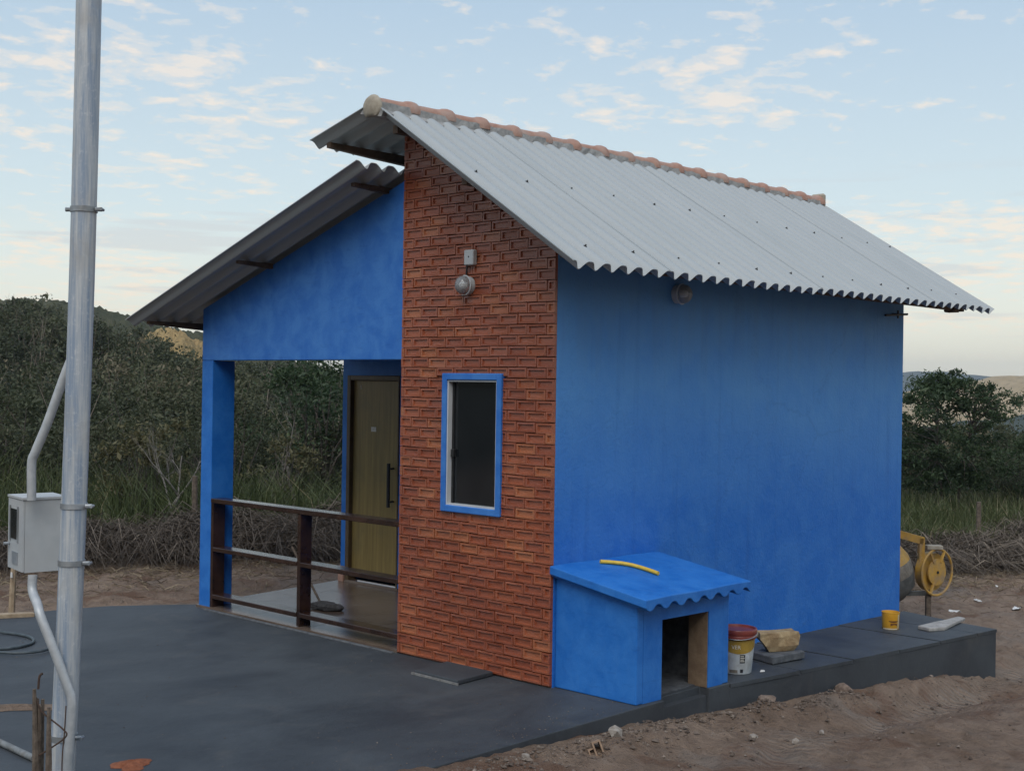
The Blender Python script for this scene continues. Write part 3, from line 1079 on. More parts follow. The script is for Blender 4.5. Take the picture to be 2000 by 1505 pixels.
full_variants = []
for k in range(4):
    mm = brick_shape(BW-0.0014, BH-0.0014)
    rr = random.Random(k)
    mm.v = [(x+rr.uniform(-0.0015, 0.0015), y+rr.uniform(-0.001, 0.001), z+rr.uniform(-0.001, 0.001)) for x, y, z in mm.v]
    full_variants.append(mm)
full_mesh = [mm.mesh('brick', BRICK) for mm in full_variants]
bricks = []     # (visible size, y centre, z centre, w, h, openl, openr)
row = 0
z = 0.012
while z < 4.2:
    off = (row % 2)*BW*0.5+0.035
    y = WB-0.001+random.uniform(-0.004, 0.004) if False else WB
    ye = WB-off
    cells = []
    if off > 0.02:
        cells.append((WB-off, WB))
    while ye > 0.0:
        cells.append((max(0.0, ye-BW), ye))
        ye -= BW
    for (a, b_) in cells:
        w = b_-a
        if w < 0.025:
            continue
        zt = z+BH
        ym = (a+b_)/2
        top = min(roof_r(a)-0.10, roof_r(b_)-0.10 if b_ < 1.49 else 9, (roof_ul(b_)-0.10) if b_ > 1.49 else 9)
        top = min(roof_r(a), roof_ul(b_))-0.11
        h = min(zt, top)-z
        if h < 0.035:
            continue
        # leave out what the window covers
        wa, wb_ = y0+0.02, y1-0.02
        wz0, wz1 = z0+0.02, z1-0.02
        pieces = [(a, b_, z, z+h)]
        if z+h > wz0 and z < wz1 and b_ > wa and a < wb_:
            if z >= wz0-0.03 and z+h <= wz1+0.05:
                pieces = []
                if a < wa-0.02:
                    pieces.append((a, wa, z, z+h))
                if b_ > wb_+0.02:
                    pieces.append((wb_, b_, z, z+h))
                if z+h > wz1+0.025:
                    pieces = [(a, b_, wz1, z+h)] if z+h-wz1 > 0.03 else pieces
            elif z < wz0:
                pieces = [(a, b_, z, min(z+h, max(wz0, z+0.03)))]
            else:
                pieces = [(a, b_, max(z, min(wz1, z+h-0.03)), z+h)]
        for (pa, pb, pz0, pz1) in pieces:
            bricks.append(((pb-pa)*(pz1-pz0)/(8.9+(pa+pb)*0.35)**2, (pa+pb)/2, (pz0+pz1)/2, pb-pa, pz1-pz0, False, False))
    z += BH
    row += 1
bricks.sort(key=lambda t: -t[0])
rest = MB()
for k, (sz, yc, zc_, w, h, ol, orr) in enumerate(bricks):
    dx = random.uniform(-0.0025, 0.002)
    full = abs(w-BW) < 0.002 and abs(h-BH) < 0.002
    if k < 300:
        if full:
            o = bpy.data.objects.new('brick', full_mesh[random.randrange(4)])
        else:
            o = bpy.data.objects.new('brick', brick_shape(w-0.0014, h-0.0014).mesh('brick', BRICK))
        COL.objects.link(o)
        o.parent = brick_wall
        o.location = (dx-0.0005, yc, zc_+0.004*math.sin(yc*5.1+zc_*2.3)*min(1.0, max(0.0, zc_-0.05)*5)+random.uniform(-0.0012, 0.0012))
        o.rotation_euler = (random.gauss(0, 0.007), random.gauss(0, 0.012), random.gauss(0, 0.010))
    else:
        mm = brick_shape(w-0.0014, h-0.0014)
        rest.add([(x+dx-0.0005, y+yc, zq+zc_) for x, y, zq in mm.v], mm.f)
if rest.v:
    ro = rest.build('brick_remainder', BRICK_I, brick_wall)
    ro['kind'] = 'stuff'

# ---- roof sheets
WL, AMP, TH = 0.177, 0.031, 0.006


def sheet(name, x0, nw, top, bot, parent, lift=0.0, phase=0.0, jit=0.0):
    """corrugated sheet: top(x)/bot(x) give (y,z) of the mid surface at the upper and lower end"""
    seg = 12
    n = int(round(nw*seg))+1
    rows = 2
    t0, t1 = [], []
    for i in range(n):
        x = x0+i*WL/seg
        a = AMP*(1-2*((1-math.cos(2*math.pi*(x+phase)/WL))/2)**2.1)
        ty, tz = top(x)
        by, bz = bot(x)
        d = Vector((0, by-ty, bz-tz)).normalized()
        nn = Vector((0, d.z, -d.y))
        if nn.z < 0:
            nn = -nn
        pt = Vector((x, ty, tz))
        pb = Vector((x, by, bz))+d*jit
        t0.append((pt+nn*(a+TH/2+lift), pb+nn*(a+TH/2+lift)))
        t1.append((pt+nn*(a-TH/2+lift), pb+nn*(a-TH/2+lift)))
    mm = MB()
    vs = [p for pr in t0 for p in pr]
    flip = (bot(x0)[0]-top(x0)[0]) > 0
    fs = [(2*i, 2*i+1, 2*i+3, 2*i+2) for i in range(n-1)]
    mm.add(vs, [f[::-1] for f in fs] if flip else fs, True)
    vs = [p for pr in t1 for p in pr]
    mm.add(vs, fs if flip else [f[::-1] for f in fs], True)
    for e in (0, 1):
        vs = [t0[i][e] for i in range(n)]+[t1[i][e] for i in range(n)]
        mm.add(vs, [(i, i+1, n+i+1, n+i) for i in range(n-1)])
    for i in (0, n-1):
        mm.add([t0[i][0], t0[i][1], t1[i][1], t1[i][0]], [(0, 1, 2, 3)])
    return mm.build(name, ROOF, parent, sharp=False)


def lerp(a, b_, x):
    return a+(b_-a)*(x+0.5)/6.7


R_top = lambda x: (1.392, lerp(4.2235, 4.2295, x))
R_bot = lambda x: (-0.562, lerp(2.955, 3.002, x))
UL_top = lambda x: (1.515, 4.268)
UL_bot = lambda x: (2.235, 4.078)
LL_top = lambda x: (1.645, 3.855)
LL_bot = lambda x: (5.05, 2.700)
X0 = -0.5
for nm, tp, bt, sgn in (('r', R_top, R_bot, 1), ('ul', UL_top, UL_bot, 1), ('ll', LL_top, LL_bot, 1)):
    i = 0
    x = X0
    while x < 6.2-0.05:
        nw = min(6.25, (6.2-x)/WL)
        sh = sheet('roof_sheet', x, nw, tp, bt, house, lift=0.0045*(i % 2), phase=0.5, jit=random.uniform(-0.008, 0.012))
        if nm == 'r':
            # two rows of roofing screws on wave crests
            for rowf in (0.44, 0.90):
                k = 0
                for c in range(7):
                    # crests are where cos = 1
                    xc = math.ceil((x+0.5)/WL)*WL-0.5+c*WL
                    if xc > x+min(nw, 6.0)*WL-0.02 or xc < x+0.02:
                        continue
                    gi = round((xc+0.5)/WL)
                    if gi % 3 != (1 if rowf < 0.5 else 2):
                        continue
                    ty, tz = tp(xc)
                    by, bz = bt(xc)
                    f = rowf+random.uniform(-0.006, 0.006)
                    py, pz = ty+(by-ty)*f, tz+(bz-tz)*f
                    d = Vector((0, by-ty, bz-tz)).normalized()
                    nn = Vector((0, -d.z, d.y)) if -d.z > 0 and d.y > 0 else Vector((0, d.z, -d.y))
                    if nn.z < 0:
                        nn = -nn
                    c0 = Vector((xc, py, pz))+nn*(AMP+0.004)
                    sm = MB()
                    sm.lathe([(0.0, 0.015), (0.005, 0.014), (0.006, 0.005), (0.012, 0.003), (0.014, -0.003)], c0, nn, 8)
                    sm.build('screw', SCREW, sh)
        x += 6*WL
        i += 1

# ridge: mortar bed, clay cap tiles, plugged front end
m = MB()
poly = [(1.375, 4.195), (1.362, 4.213), (1.395, 4.248), (1.405, 4.305), (1.565, 4.305), (1.60, 4.275), (1.63, 4.245), (1.50, 4.20)]
nseg = 90
vs, fs = [], []
for i in range(nseg+1):
    x = -0.49+6.68*i/nseg
    for (py, pz) in poly:
        vs.append((x, py+random.uniform(-0.007, 0.007), pz+random.uniform(-0.007, 0.007)))
n = len(poly)
for i in range(nseg):
    for k in range(n):
        k2 = (k+1) % n
        fs.append((i*n+k, (i+1)*n+k, (i+1)*n+k2, i*n+k2))
fs.append(tuple(range(n)))
fs.append(tuple(range((nseg+1)*n-1, nseg*n-1, -1)))
m.add(vs, fs)
ridge_bed = m.build('ridge_mortar', MORTAR, house)
NT = 17
pitch_t = 6.68/NT
for i in range(NT):
    x0 = -0.49+i*pitch_t
    mm = MB()
    seg = 12
    for (thk, flip) in ((0.0, False),):
        vs, fs = [], []
        prof = [(0.0, 0.068), (0.30, 0.071), (0.62, 0.073), (0.78, 0.079), (0.86, 0.090), (0.95, 0.094), (1.05, 0.091), (1.09, 0.083)]
        for (fx, rr_) in prof:
            for k in range(seg+1):
                th = math.pi*(-0.06+1.12*k/seg)
                vs.append((x0+fx*pitch_t, 1.485+rr_*math.cos(th), 4.288+rr_*math.sin(th)))
        nr = len(prof)
        for a in range(nr-1):
            for k in range(seg):
                fs.append((a*(seg+1)+k, (a+1)*(seg+1)+k, (a+1)*(seg+1)+k+1, a*(seg+1)+k+1))
        mm.add(vs, fs, True)
        # lip at the wide end
        vs2 = [vs[(nr-1)*(seg+1)+k] for k in range(seg+1)]+[(x0+1.08*pitch_t, 1.485+0.070*math.cos(math.pi*(-0.06+1.12*k/seg)), 4.288+0.070*math.sin(math.pi*(-0.06+1.12*k/seg))) for k in range(seg+1)]
        mm.add(vs2, [(k, k+seg+1, k+seg+2, k+1) for k in range(seg)])
    to = mm.build('ridge_tile', TERRA, ridge_bed, sharp=False)
    to.rotation_euler = (0, 0, 0)
    to.location.z += random.uniform(-0.004, 0.004)
m = MB()
bm = bmesh.new()
bmesh.ops.create_icosphere(bm, subdivisions=3, radius=1)
for v in bm.verts:
    v.co = Vector((v.co.x*0.040, v.co.y*0.104, v.co.z*0.098))*(1+random.uniform(-0.02, 0.02))
    if v.co.z < -0.07:
        v.co.z = -0.07
m.bm(bm, Matrix.Translation((-0.485, 1.488, 4.272)), True)
m.build('ridge_plug', MORTAR_BEIGE, ridge_bed)
m = MB()
m.bbox(6.17, 6.24, 1.40, 1.57, 4.23, 4.40, 0.02)
m.build('ridge_plug', MORTAR_BEIGE, ridge_bed)


def purlin(x0, x1, y, ztop, h=0.075, w=0.05, taper=0.0):
    mm = MB()
    n_ = 14
    vs, fs = [], []
    for i in range(n_+1):
        x = x0+(x1-x0)*i/n_
        k = 1-taper*max(0, 1-i/2.0)
        dz = random.uniform(-0.004, 0.004)
        for (a, b_) in ((-w/2, -h*k+dz), (w/2, -h*k+dz), (w/2, 0), (-w/2, 0)):
            vs.append((x, y+a, ztop+b_))
    for i in range(n_):
        for k in range(4):
            k2 = (k+1) % 4
            fs.append((i*4+k, i*4+k2, (i+1)*4+k2, (i+1)*4+k))
    fs.append((3, 2, 1, 0))
    fs.append((n_*4, n_*4+1, n_*4+2, n_*4+3))
    mm.add(vs, fs)
    return mm.build('purlin', WOOD_ROUGH, house)


purlin(-0.36, 5.92, -0.36, roof_r(-0.36, 3)-0.035, 0.085, taper=0.5)
purlin(-0.36, 6.0, 0.60, roof_r(0.60, 3)-0.04, 0.07)
purlin(-0.40, 6.0, 1.32, roof_r(1.32, 3)-0.05, 0.06)
purlin(-0.42, 6.0, 2.10, roof_ul(2.10)-0.035, 0.085, taper=0.5)
for yy in (1.86, 3.42, 4.88):
    purlin(-0.36, 5.9, yy, roof_ll(yy)-0.040, 0.085, taper=0.7)
# small beam end under the side eave
m = MB()
m.bbox(5.62, 5.74, -0.42, -0.30, roof_r(-0.36, 5.5)-0.155, roof_r(-0.36, 5.5)-0.115, 0.01)
m.build('purlin_block', WOOD_ROUGH, house)
# wall bracket high on the side wall
br = MB()
br.tube([(4.86, -0.05, 2.905), (5.28, -0.075, 2.935)], 0.012, 8)
br.tube([(5.10, 0.002, 2.93), (5.10, -0.075, 2.925)], 0.011, 8)
br.tube([(5.10, -0.065, 2.885), (5.10, -0.065, 2.965)], 0.010, 8)
tag(br.build('cable_bracket', BLACK), 'thin black metal bracket high on the far end of the blue side wall', 'bracket')

# ------------------------------------------------------------------ kennel against the side wall
ken = thing('dog_kennel', (0.55, -0.4, 0), 'low blue rendered dog kennel with square doorway against the side wall', 'kennel')
kz = lambda y: 0.878+0.158*y
m = MB()
m.prism_z([(0.03, -0.002), (0.03, -0.735), (0.10, -0.738), (0.10, -0.002)], 0.0015, [kz(0)-0.09, kz(-.735)-0.075, kz(-.735)-0.075, kz(0)-0.09])
m.build('side_panel', BLUE_FRESH, ken)
m = MB()
m.prism_z([(1.00, -0.002), (1.00, -0.775), (1.075, -0.778), (1.075, -0.002)], 0.0015, [kz(0)-0.09, kz(-.735)-0.075, kz(-.735)-0.075, kz(0)-0.09])
m.build('side_panel', BLUE_FRESH, ken)
m = MB()
fz = kz(-.74)-0.078
ox0, ox1, oz1 = 0.30, 0.830, 0.552


def fyy(x):
    return -0.737-0.041*(x-0.1)/0.9


for (a, b_, c, d_) in ((0.10, ox0, 0.0015, fz), (ox1, 1.00, 0.0015, fz), (ox0, ox1, oz1, fz)):
    m.prism_z([(a, fyy(a)), (b_, fyy(b_)), (b_, fyy(b_)+0.075), (a, fyy(a)+0.075)], c, d_)
m.build('front_panel', BLUE_FRESH, ken)
m = MB()
m.box(ox1-0.008, ox1-0.0005, -0.762, -0.60, 0.001, oz1)
m.build('raw_jamb', RAW_RENDER, ken)
m = MB()
m.box(ox0+0.0005, ox0+0.006, -0.742, -0.66, 0.001, oz1)
m.build('raw_jamb', RAW_RENDER, ken)
m = MB()
m.box(0.10, 1.0, -0.012, -0.003, 0.0, 0.76)
m.box(0.10, 1.0, -0.66, -0.012, -0.02, 0.006)
m.box(0.100, 0.104, -0.66, -0.012, 0.0, 0.72)
m.box(0.996, 1.0, -0.66, -0.012, 0.0, 0.72)
m.build('inner_lining', CONC_DARK, ken)
# cast roof slab: smooth top, corrugated underside
vs, fs = [], []
nx_ = 96
xa, xb = -0.045, 1.235
top_, bot_ = [], []
for yv in (-0.002, -0.862):
    for i in range(nx_+1):
        x = xa+(xb-xa)*i/nx_
        vs.append((x, yv+(0.02*(x-xa) if yv > -0.5 else -0.0), kz(yv)+0.0025*math.sin(9*x+yv)))
    for i in range(nx_+1):
        x = xa+(xb-xa)*i/nx_
        wc_ = math.cos(2*math.pi*(x-0.10)/WL)
        wv = 0.020*math.copysign(abs(wc_)**0.7, wc_)
        vs.append((x, yv, kz(yv)-0.066+wv))
n1_ = nx_+1
A, B, C_, D_ = 0, n1_, 2*n1_, 3*n1_
sm, fl = [], []
for i in range(nx_):
    fl.append((A+i, C_+i, C_+i+1, A+i+1))
    sm.append((B+i, B+i+1, D_+i+1, D_+i))
    fl.append((C_+i, D_+i, D_+i+1, C_+i+1))
    fl.append((A+i, A+i+1, B+i+1, B+i))
fl.append((A, B, D_, C_))
fl.append((A+nx_, C_+nx_, D_+nx_, B+nx_))
m = MB()
m.add([(x, min(y, -0.002), z_) for x, y, z_ in vs], fl+sm)
m.build('roof_slab', BLUE_FRESH, ken)

hs = MB()
ctrl = [(0.405, -0.100, 0), (0.47, -0.138, 0), (0.542, -0.195, 0), (0.578, -0.255, 0), (0.593, -0.324, 0), (0.596, -0.41, 0), (0.590, -0.490, 0)]
hs.tube([(x, y, kz(y)+0.016) for x, y, _ in ctrl], 0.0145, 12)
tag(hs.build('cut_hose', YELLOW_HOSE), 'short curved piece of yellow hose lying on the kennel roof', 'hose')

# ------------------------------------------------------------------ fittings on the walls
jb = thing('junction_box', (-0.05, 0.847, 3.06), 'small grey junction box on the brick panel above the round lamp', 'box')
m = MB()
m.bbox(-0.066, -0.020, 0.795, 0.895, 3.062, 3.178, 0.006)
m.build('body', METER, jb)
m = MB()
m.lathe([(0.0, 0.003), (0.006, 0.002), (0.006, -0.002)], (-0.066, 0.842, 3.125), (-1, 0, 0), 10)
m.build('screw', BLACK, jb)
m = MB()
m.tube([(-0.035, 0.886, 3.066), (-0.034, 0.892, 3.03), (-0.032, 0.897, 2.995)], 0.007, 8)
m.build('cable', BLACK, jb)


def bulkhead(loc, axis, label, s=1.0):
    t_ = thing('bulkhead_lamp', loc, label, 'wall lamp', 'bulkhead lamps on the house walls')
    c = Vector(loc)
    ax = Vector(axis)
    mm = MB()
    mm.lathe([(0.0, 0.0), (0.078*s, 0.0), (0.078*s, 0.02*s), (0.066*s, 0.045*s), (0.060*s, 0.050*s)], c, ax, 26)
    mm.build('base', METER, t_)
    mm = MB()
    mm.lathe([(0.060*s, 0.048*s), (0.079*s, 0.050*s), (0.079*s, 0.058*s), (0.062*s, 0.060*s)], c, ax, 26)
    mm.v = [(x_, y_, c.z+(z_-c.z)*1.12) for x_, y_, z_ in mm.v]
    mm.build('ring', ALU, t_)
    mm = MB()
    mm.lathe([(0.074*s, 0.055*s), (0.073*s, 0.078*s), (0.064*s, 0.108*s), (0.044*s, 0.130*s), (0.016*s, 0.139*s), (0.0, 0.140*s)], c, ax, 26)
    mm.v = [(x_, y_, c.z+(z_-c.z)*1.12) for x_, y_, z_ in mm.v]
    mm.build('glass', GLASS, t_)
    mm = MB()
    mm.lathe([(0.0, 0.05*s), (0.020*s, 0.052*s), (0.022*s, 0.085*s), (0.010*s, 0.10*s), (0.0, 0.102*s)], c, ax, 14)
    mm.build('bulb', PAPER, t_)
    return t_


bulkhead((-0.020, 0.878, 2.910), (-1, 0, 0), 'round glass bulkhead lamp on the brick panel below the junction box', 0.88)
bulkhead((1.44, 0.0, 2.902), (0, -1, 0), 'round glass bulkhead lamp on the blue side wall under the eave', 0.95)

# ------------------------------------------------------------------ pole with meter box
pole = thing('utility_pole', (-3.65, 0.153, 0.0), 'tall leaning galvanised steel pole at the left of the patio', 'pole')
PP = [(-3.66, 0.166, -0.4), (-3.648, 0.153, 0.0), (-3.643, 0.148, 0.15), (-3.627, 0.130, 0.942), (-3.614, 0.118, 1.603), (-3.605, 0.109, 2.263), (-3.597, 0.100, 3.029), (-3.593, 0.096, 4.111), (-3.59, 0.092, 5.6)]
m = MB()
# resample smoothly
zz = np.linspace(-0.4, 5.6, 40)
pz = np.array([p[2] for p in PP])
px = np.array([p[0] for p in PP])
py = np.array([p[1] for p in PP])
cxp = np.polyfit(pz, px, 2)
cyp = np.polyfit(pz, py, 2)


def pole_c(z_):
    return Vector((np.polyval(cxp, z_), np.polyval(cyp, z_), z_))


PR = 0.0635
m.tube([pole_c(z_) for z_ in zz], PR, 28)
m.build('shaft', POLE, pole)
vr = Vector((rt.x, rt.y, 0))
vf = Vector((fw.x, fw.y, 0))
for z_, up_ in ((3.03, -0.05), (1.505, 0.0), (1.212, 0.0), (0.315, 0.0)):
    c = pole_c(z_)
    m = MB()
    m.lathe([(PR+0.0005, -0.014), (PR+0.005, -0.014), (PR+0.005, 0.014), (PR+0.0005, 0.014)], c, (0, 0, 1), 28)
    a = c+vr*(PR+0.002)-vf*0.02
    lug = a+vr*0.034
    m.tube([a, lug], [0.011, 0.012], 8)
    m.tube([lug-vf*0.018, lug+vf*0.022], 0.008, 8)
    if z_ > 2:
        m.tube([c-vr*(PR+0.002), c-vr*(PR+0.03)], [0.011, 0.012], 8)
    m.build('strap', STEEL, pole)

# meter box: door turned to the left of the photograph
mbx = thing('meter_box', (-3.70, 0.36, 1.12), 'light grey electricity meter box strapped to the steel pole', 'meter box')
view = (vf-vr*0.372).normalized()
vrl = Vector((view.y, -view.x, 0))
ang = math.radians(73)
dn = (-view*math.cos(ang)-vrl*math.sin(ang)).normalized()       # door normal
sd = Vector((-dn.y, dn.x, 0))                                   # along the door
if sd.dot(view) < 0:
    sd = -sd
corner = Vector((-3.727, 0.456, 0))    # front vertical edge between door and near side
zb_, zt_ = 1.130, 1.513


def boxm(c0, u_, v_, lu, lv, z0_, z1_, b=0.0):
    """box from corner c0 spanning lu along u_ and lv along v_"""
    mm = MB()
    p = [c0, c0+u_*lu, c0+u_*lu+v_*lv, c0+v_*lv]
    if u_.cross(v_).z < 0:
        p = p[::-1]
    mm.prism_z([(q.x, q.y) for q in p], z0_, z1_)
    return mm


lenD, lenS = 0.255, 0.232
boxm(corner-dn*0.012, sd, -dn, lenD, lenS-0.012, zb_, zt_).build('body', METER, mbx)
boxm(corner-dn*(-0.004)-sd*0.006, sd, -dn, lenD+0.012, lenS+0.010, zt_-0.006+0.008, zt_+0.014).build('lid', METER, mbx)
dr = boxm(corner, sd, -dn, lenD, 0.010, zb_+0.004, zt_-0.002).build('door', METER, mbx)
boxm(corner+sd*0.085+dn*0.004, sd, -dn, 0.115, 0.003, zt_-0.215, zt_-0.055).build('window', DARKGLASS, dr)
boxm(corner+sd*0.070+dn*0.006, sd, -dn, 0.014, 0.005, zt_-0.230, zt_-0.040).build('window_frame', STEEL, dr)
boxm(corner+sd*0.205+dn*0.006, sd, -dn, 0.014, 0.005, zt_-0.230, zt_-0.040).build('window_frame', STEEL, dr)
lm = MB()
q = corner+sd*0.225+dn*0.002
lm.tube([q+Vector((0, 0, zb_+0.135)), q+dn*0.03+Vector((0, 0, zb_+0.135))], 0.008, 8)
lm.build('latch', STEEL, dr)
boxm(corner+sd*0.075+dn*0.0035, sd, -dn, 0.10, 0.003, zb_+0.035, zb_+0.10).build('label_plate', STEEL, dr)


def smooth_path(pts, n=6):
    pts = [Vector(p) for p in pts]
    out = []
    for i in range(len(pts)-1):
        p0, p1, p2, p3 = pts[max(i-1, 0)], pts[i], pts[i+1], pts[min(i+2, len(pts)-1)]
        for k in range(n):
            t_ = k/n
            out.append(0.5*((2*p1)+(-p0+p2)*t_+(2*p0-5*p1+4*p2-p3)*t_*t_+(-p0+3*p1-3*p2+p3)*t_**3))
    out.append(pts[-1])
    return out


cu = MB()
cu.tube(smooth_path([(-3.52, 0.16, 2.50), (-3.600, 0.252, 2.200), (-3.663, 0.315, 1.940), (-3.708, 0.363, 1.775), (-3.721, 0.377, 1.711), (-3.719, 0.376, 1.52)], 5), 0.0235, 14)
tag(cu.build('conduit_pipe', CONDUIT), 'bent grey conduit rising from the meter box behind the pole', 'conduit')
cl = MB()
cl.tube(smooth_path([(-3.745, 0.30, 1.14), (-3.752, 0.285, 1.06), (-3.765, 0.20, 1.00), (-3.772, 0.150, 0.945), (-3.724, 0.088, 0.765), (-3.679, 0.041, 0.597), (-3.664, 0.025, 0.532), (-3.664, 0.024, 0.441), (-3.674, 0.034, 0.168), (-3.68, 0.04, -0.1)], 5), 0.0235, 14)
tag(cl.build('conduit_pipe', CONDUIT), 'bent grey conduit running from the meter box down the front of the pole', 'conduit')

# ------------------------------------------------------------------ things on the patio and the side walk
h_ = MB()
h_.prism_z([(-0.425, 0.985), (-0.44, 0.515), (-0.04, 0.545), (-0.03, 1.05)], 0.003, [0.032, 0.036, 0.036, 0.032])
hatch = thing('drain_cover', (-0.24, 0.78, 0), 'flat dark concrete drain cover on the patio at the foot of the brick panel', 'drain cover')
h_.build('slab', PATIO_SIDE, hatch)
m = MB()
m.prism_z([(-0.446, 1.0), (-0.447, 0.50), (-0.442, 0.50), (-0.430, 1.0)], 0.002, 0.018)
m.build('worn_edge', CONC, hatch)


def rock_mesh(name, mat, r, sx_, sy_, sz_, seed, sub=2, rough=0.5, flat=True):
    rr = random.Random(seed)
    bm = bmesh.new()
    bmesh.ops.create_icosphere(bm, subdivisions=sub, radius=1)
    dirs = [Vector((rr.uniform(-1, 1), rr.uniform(-1, 1), rr.uniform(-1, 1))).normalized() for _ in range(9)]
    cuts = [rr.uniform(0.55, 0.9) for _ in dirs]
    for v in bm.verts:
        for d, c in zip(dirs, cuts):
            e = v.co.dot(d)
            if e > c:
                v.co -= d*(e-c)*0.9
        v.co *= 1+rr.uniform(-rough, rough)*0.35
        v.co = Vector((v.co.x*sx_*r, v.co.y*sy_*r, v.co.z*sz_*r))
    mm = MB()
    mm.bm(bm)
    return mm.mesh(name, mat)


def rock(name, mat, loc, r, sx_, sy_, sz_, seed, label, cat, group=None, rot=0.0, sub=2):
    o = link(name, rock_mesh(name, mat, r, sx_, sy_, sz_, seed, sub))
    o.location = loc
    o.rotation_euler = (0, 0, rot)
    return tag(o, label, cat, group)


# small slab with a sandstone block on it
sl = MB()
zs = walk_z(2.1)
sl.prism_z([(1.955, -0.615), (2.36, -0.665), (2.50, -0.42), (2.03, -0.35)], zs+0.003, zs+0.062)
tag(sl.build('concrete_slab', CONC_DARK), 'small grey concrete slab under the sandstone block on the side walk', 'slab')
sm_ = MB()
q1 = [(2.00, -0.47), (2.34, -0.62), (2.42, -0.50), (2.10, -0.36)]
q0 = [(2.09, -0.50), (2.31, -0.60), (2.36, -0.51), (2.15, -0.42)]
zt0 = zs+0.066
bm = bmesh.new()
rr = random.Random(5)
ring = []
layers = [(q0, 0.0, 1.0), (q0, 0.05, 1.25), (q1, 0.12, 1.0), (q1, 0.165, 0.94)]
vv = []
for (qq, dz, sc_) in layers:
    cxm = sum(p[0] for p in qq)/4
    cym = sum(p[1] for p in qq)/4
    L_ = []
    for k in range(12):
        a, f_ = divmod(k/3, 1)
        p0, p1 = qq[int(a) % 4], qq[(int(a)+1) % 4]
        x_ = p0[0]+(p1[0]-p0[0])*f_
        y_ = p0[1]+(p1[1]-p0[1])*f_
        L_.append(bm.verts.new((cxm+(x_-cxm)*sc_+rr.uniform(-.008, .008), cym+(y_-cym)*sc_+rr.uniform(-.008, .008), zt0+dz*0.93+rr.uniform(-.006, .006)*(dz > 0))))
    vv.append(L_)
for a in range(3):
    for k in range(12):
        bm.faces.new((vv[a][k], vv[a][(k+1) % 12], vv[a+1][(k+1) % 12], vv[a+1][k]))
bm.faces.new(vv[0][::-1])
bm.faces.new(vv[3])
bmesh.ops.recalc_face_normals(bm, faces=bm.faces[:])
sm_.bm(bm)
tag(sm_.build('stone_block', STONE), 'rough tan sandstone block lying on the small slab by the kennel', 'stone')


def curved_text(txt, size, c, rad, ang0, z_, mat, parent, name):
    cu_ = bpy.data.curves.new('t', 'FONT')
    cu_.body = txt
    cu_.size = size
    cu_.align_x = 'CENTER'
    to = bpy.data.objects.new('t', cu_)
    COL.objects.link(to)
    dg = bpy.context.evaluated_depsgraph_get()
    me = bpy.data.meshes.new_from_object(to.evaluated_get(dg))
    bpy.data.objects.remove(to)
    for v in me.vertices:
        a = ang0+v.co.x/rad
        rr_ = rad(v.co.y) if callable(rad) else rad
        v.co = Vector((c[0]+rr_*math.cos(a), c[1]+rr_*math.sin(a), z_+v.co.y))
    me.materials.clear()
    me.materials.append(mat)
    return link(name, me, parent)


def patch(c, rad_f, a0, a1, z0_, z1_, mat, parent, name, off=0.0012, n_=8, bow=None):
    """thin printed area wrapped on a bucket's curved side"""
    mm = MB()
    vs_, fs_ = [], []
    for i in range(n_+1):
        a = a0+(a1-a0)*i/n_
        zl = z0_ if bow is None else z0_+bow(i/n_)
        for z_ in (zl, z1_):
            r_ = rad_f(z_)+off
            vs_.append((c[0]+r_*math.cos(a), c[1]+r_*math.sin(a), c[2]+z_))
    for i in range(n_):
        fs_.append((2*i, 2*i+2, 2*i+3, 2*i+1))
    mm.add(vs_, fs_, True)
    return mm.build(name, mat, parent)


bc = (1.50, -0.575, walk_z(1.5)+0.003)
bk = thing('paint_bucket', bc, 'white and gold paint bucket with red lid standing beside the kennel', 'bucket')
BHt = 0.335
rf = lambda z_: 0.112+0.030*min(z_, BHt)/BHt
m = MB()
m.lathe([(0.0, 0.0), (0.110, 0.0), (0.112, 0.004), (rf(0.2), 0.2), (rf(0.28), 0.285), (0.0, 0.285)], bc, (0, 0, 1), 36)
m.build('body', BUCKET_W, bk)
m = MB()
m.lathe([(rf(0.25)+0.003, 0.262), (0.146, 0.266), (0.149, 0.290), (0.147, 0.293), (0.150, 0.297), (0.152, 0.330), (0.148, 0.338), (0.136, 0.338), (0.132, 0.326), (0.0, 0.326)], bc, (0, 0, 1), 36)
lid = m.build('lid', BUCKET_R, bk)
face = math.atan2(-6.04-bc[1], -6.885-bc[0])     # towards the viewer
patch(bc, rf, face-1.2, face+1.5, 0.205, 0.262, BUCKET_G, bk, 'gold_band', n_=20, bow=lambda u_: -0.048*math.sin(math.pi*u_))
patch(bc, rf, face+0.18, face+0.52, 0.088, 0.152, BUCKET_K, bk, 'black_label')
for k in range(4):
    patch(bc, rf, face+0.21, face+0.48-0.05*(k % 2), 0.098+k*0.013, 0.104+k*0.013, PRINT_W, bk, 'label_line', off=0.0022)
patch(bc, rf, face+0.22, face+0.42, 0.014, 0.040, BUCKET_K, bk, 'black_mark')
patch(bc, rf, face-0.5, face+0.05, 0.010, 0.034, MIX_CEM, bk, 'paint_stain')


def wrap_text(txt, size, ang0, z_, mat, name):
    cu_ = bpy.data.curves.new('t', 'FONT')
    cu_.body = txt
    cu_.size = size
    cu_.align_x = 'CENTER'
    to = bpy.data.objects.new('t', cu_)
    COL.objects.link(to)
    dg = bpy.context.evaluated_depsgraph_get()
    me = bpy.data.meshes.new_from_object(to.evaluated_get(dg))
    bpy.data.objects.remove(to)
    for v in me.vertices:
        r_ = rf(z_+v.co.y)+0.0026
        a = ang0+v.co.x/r_
        v.co = Vector((bc[0]+r_*math.cos(a), bc[1]+r_*math.sin(a), bc[2]+z_+v.co.y))
    me.materials.clear()
    me.materials.append(mat)
    return link(name, me, bk)


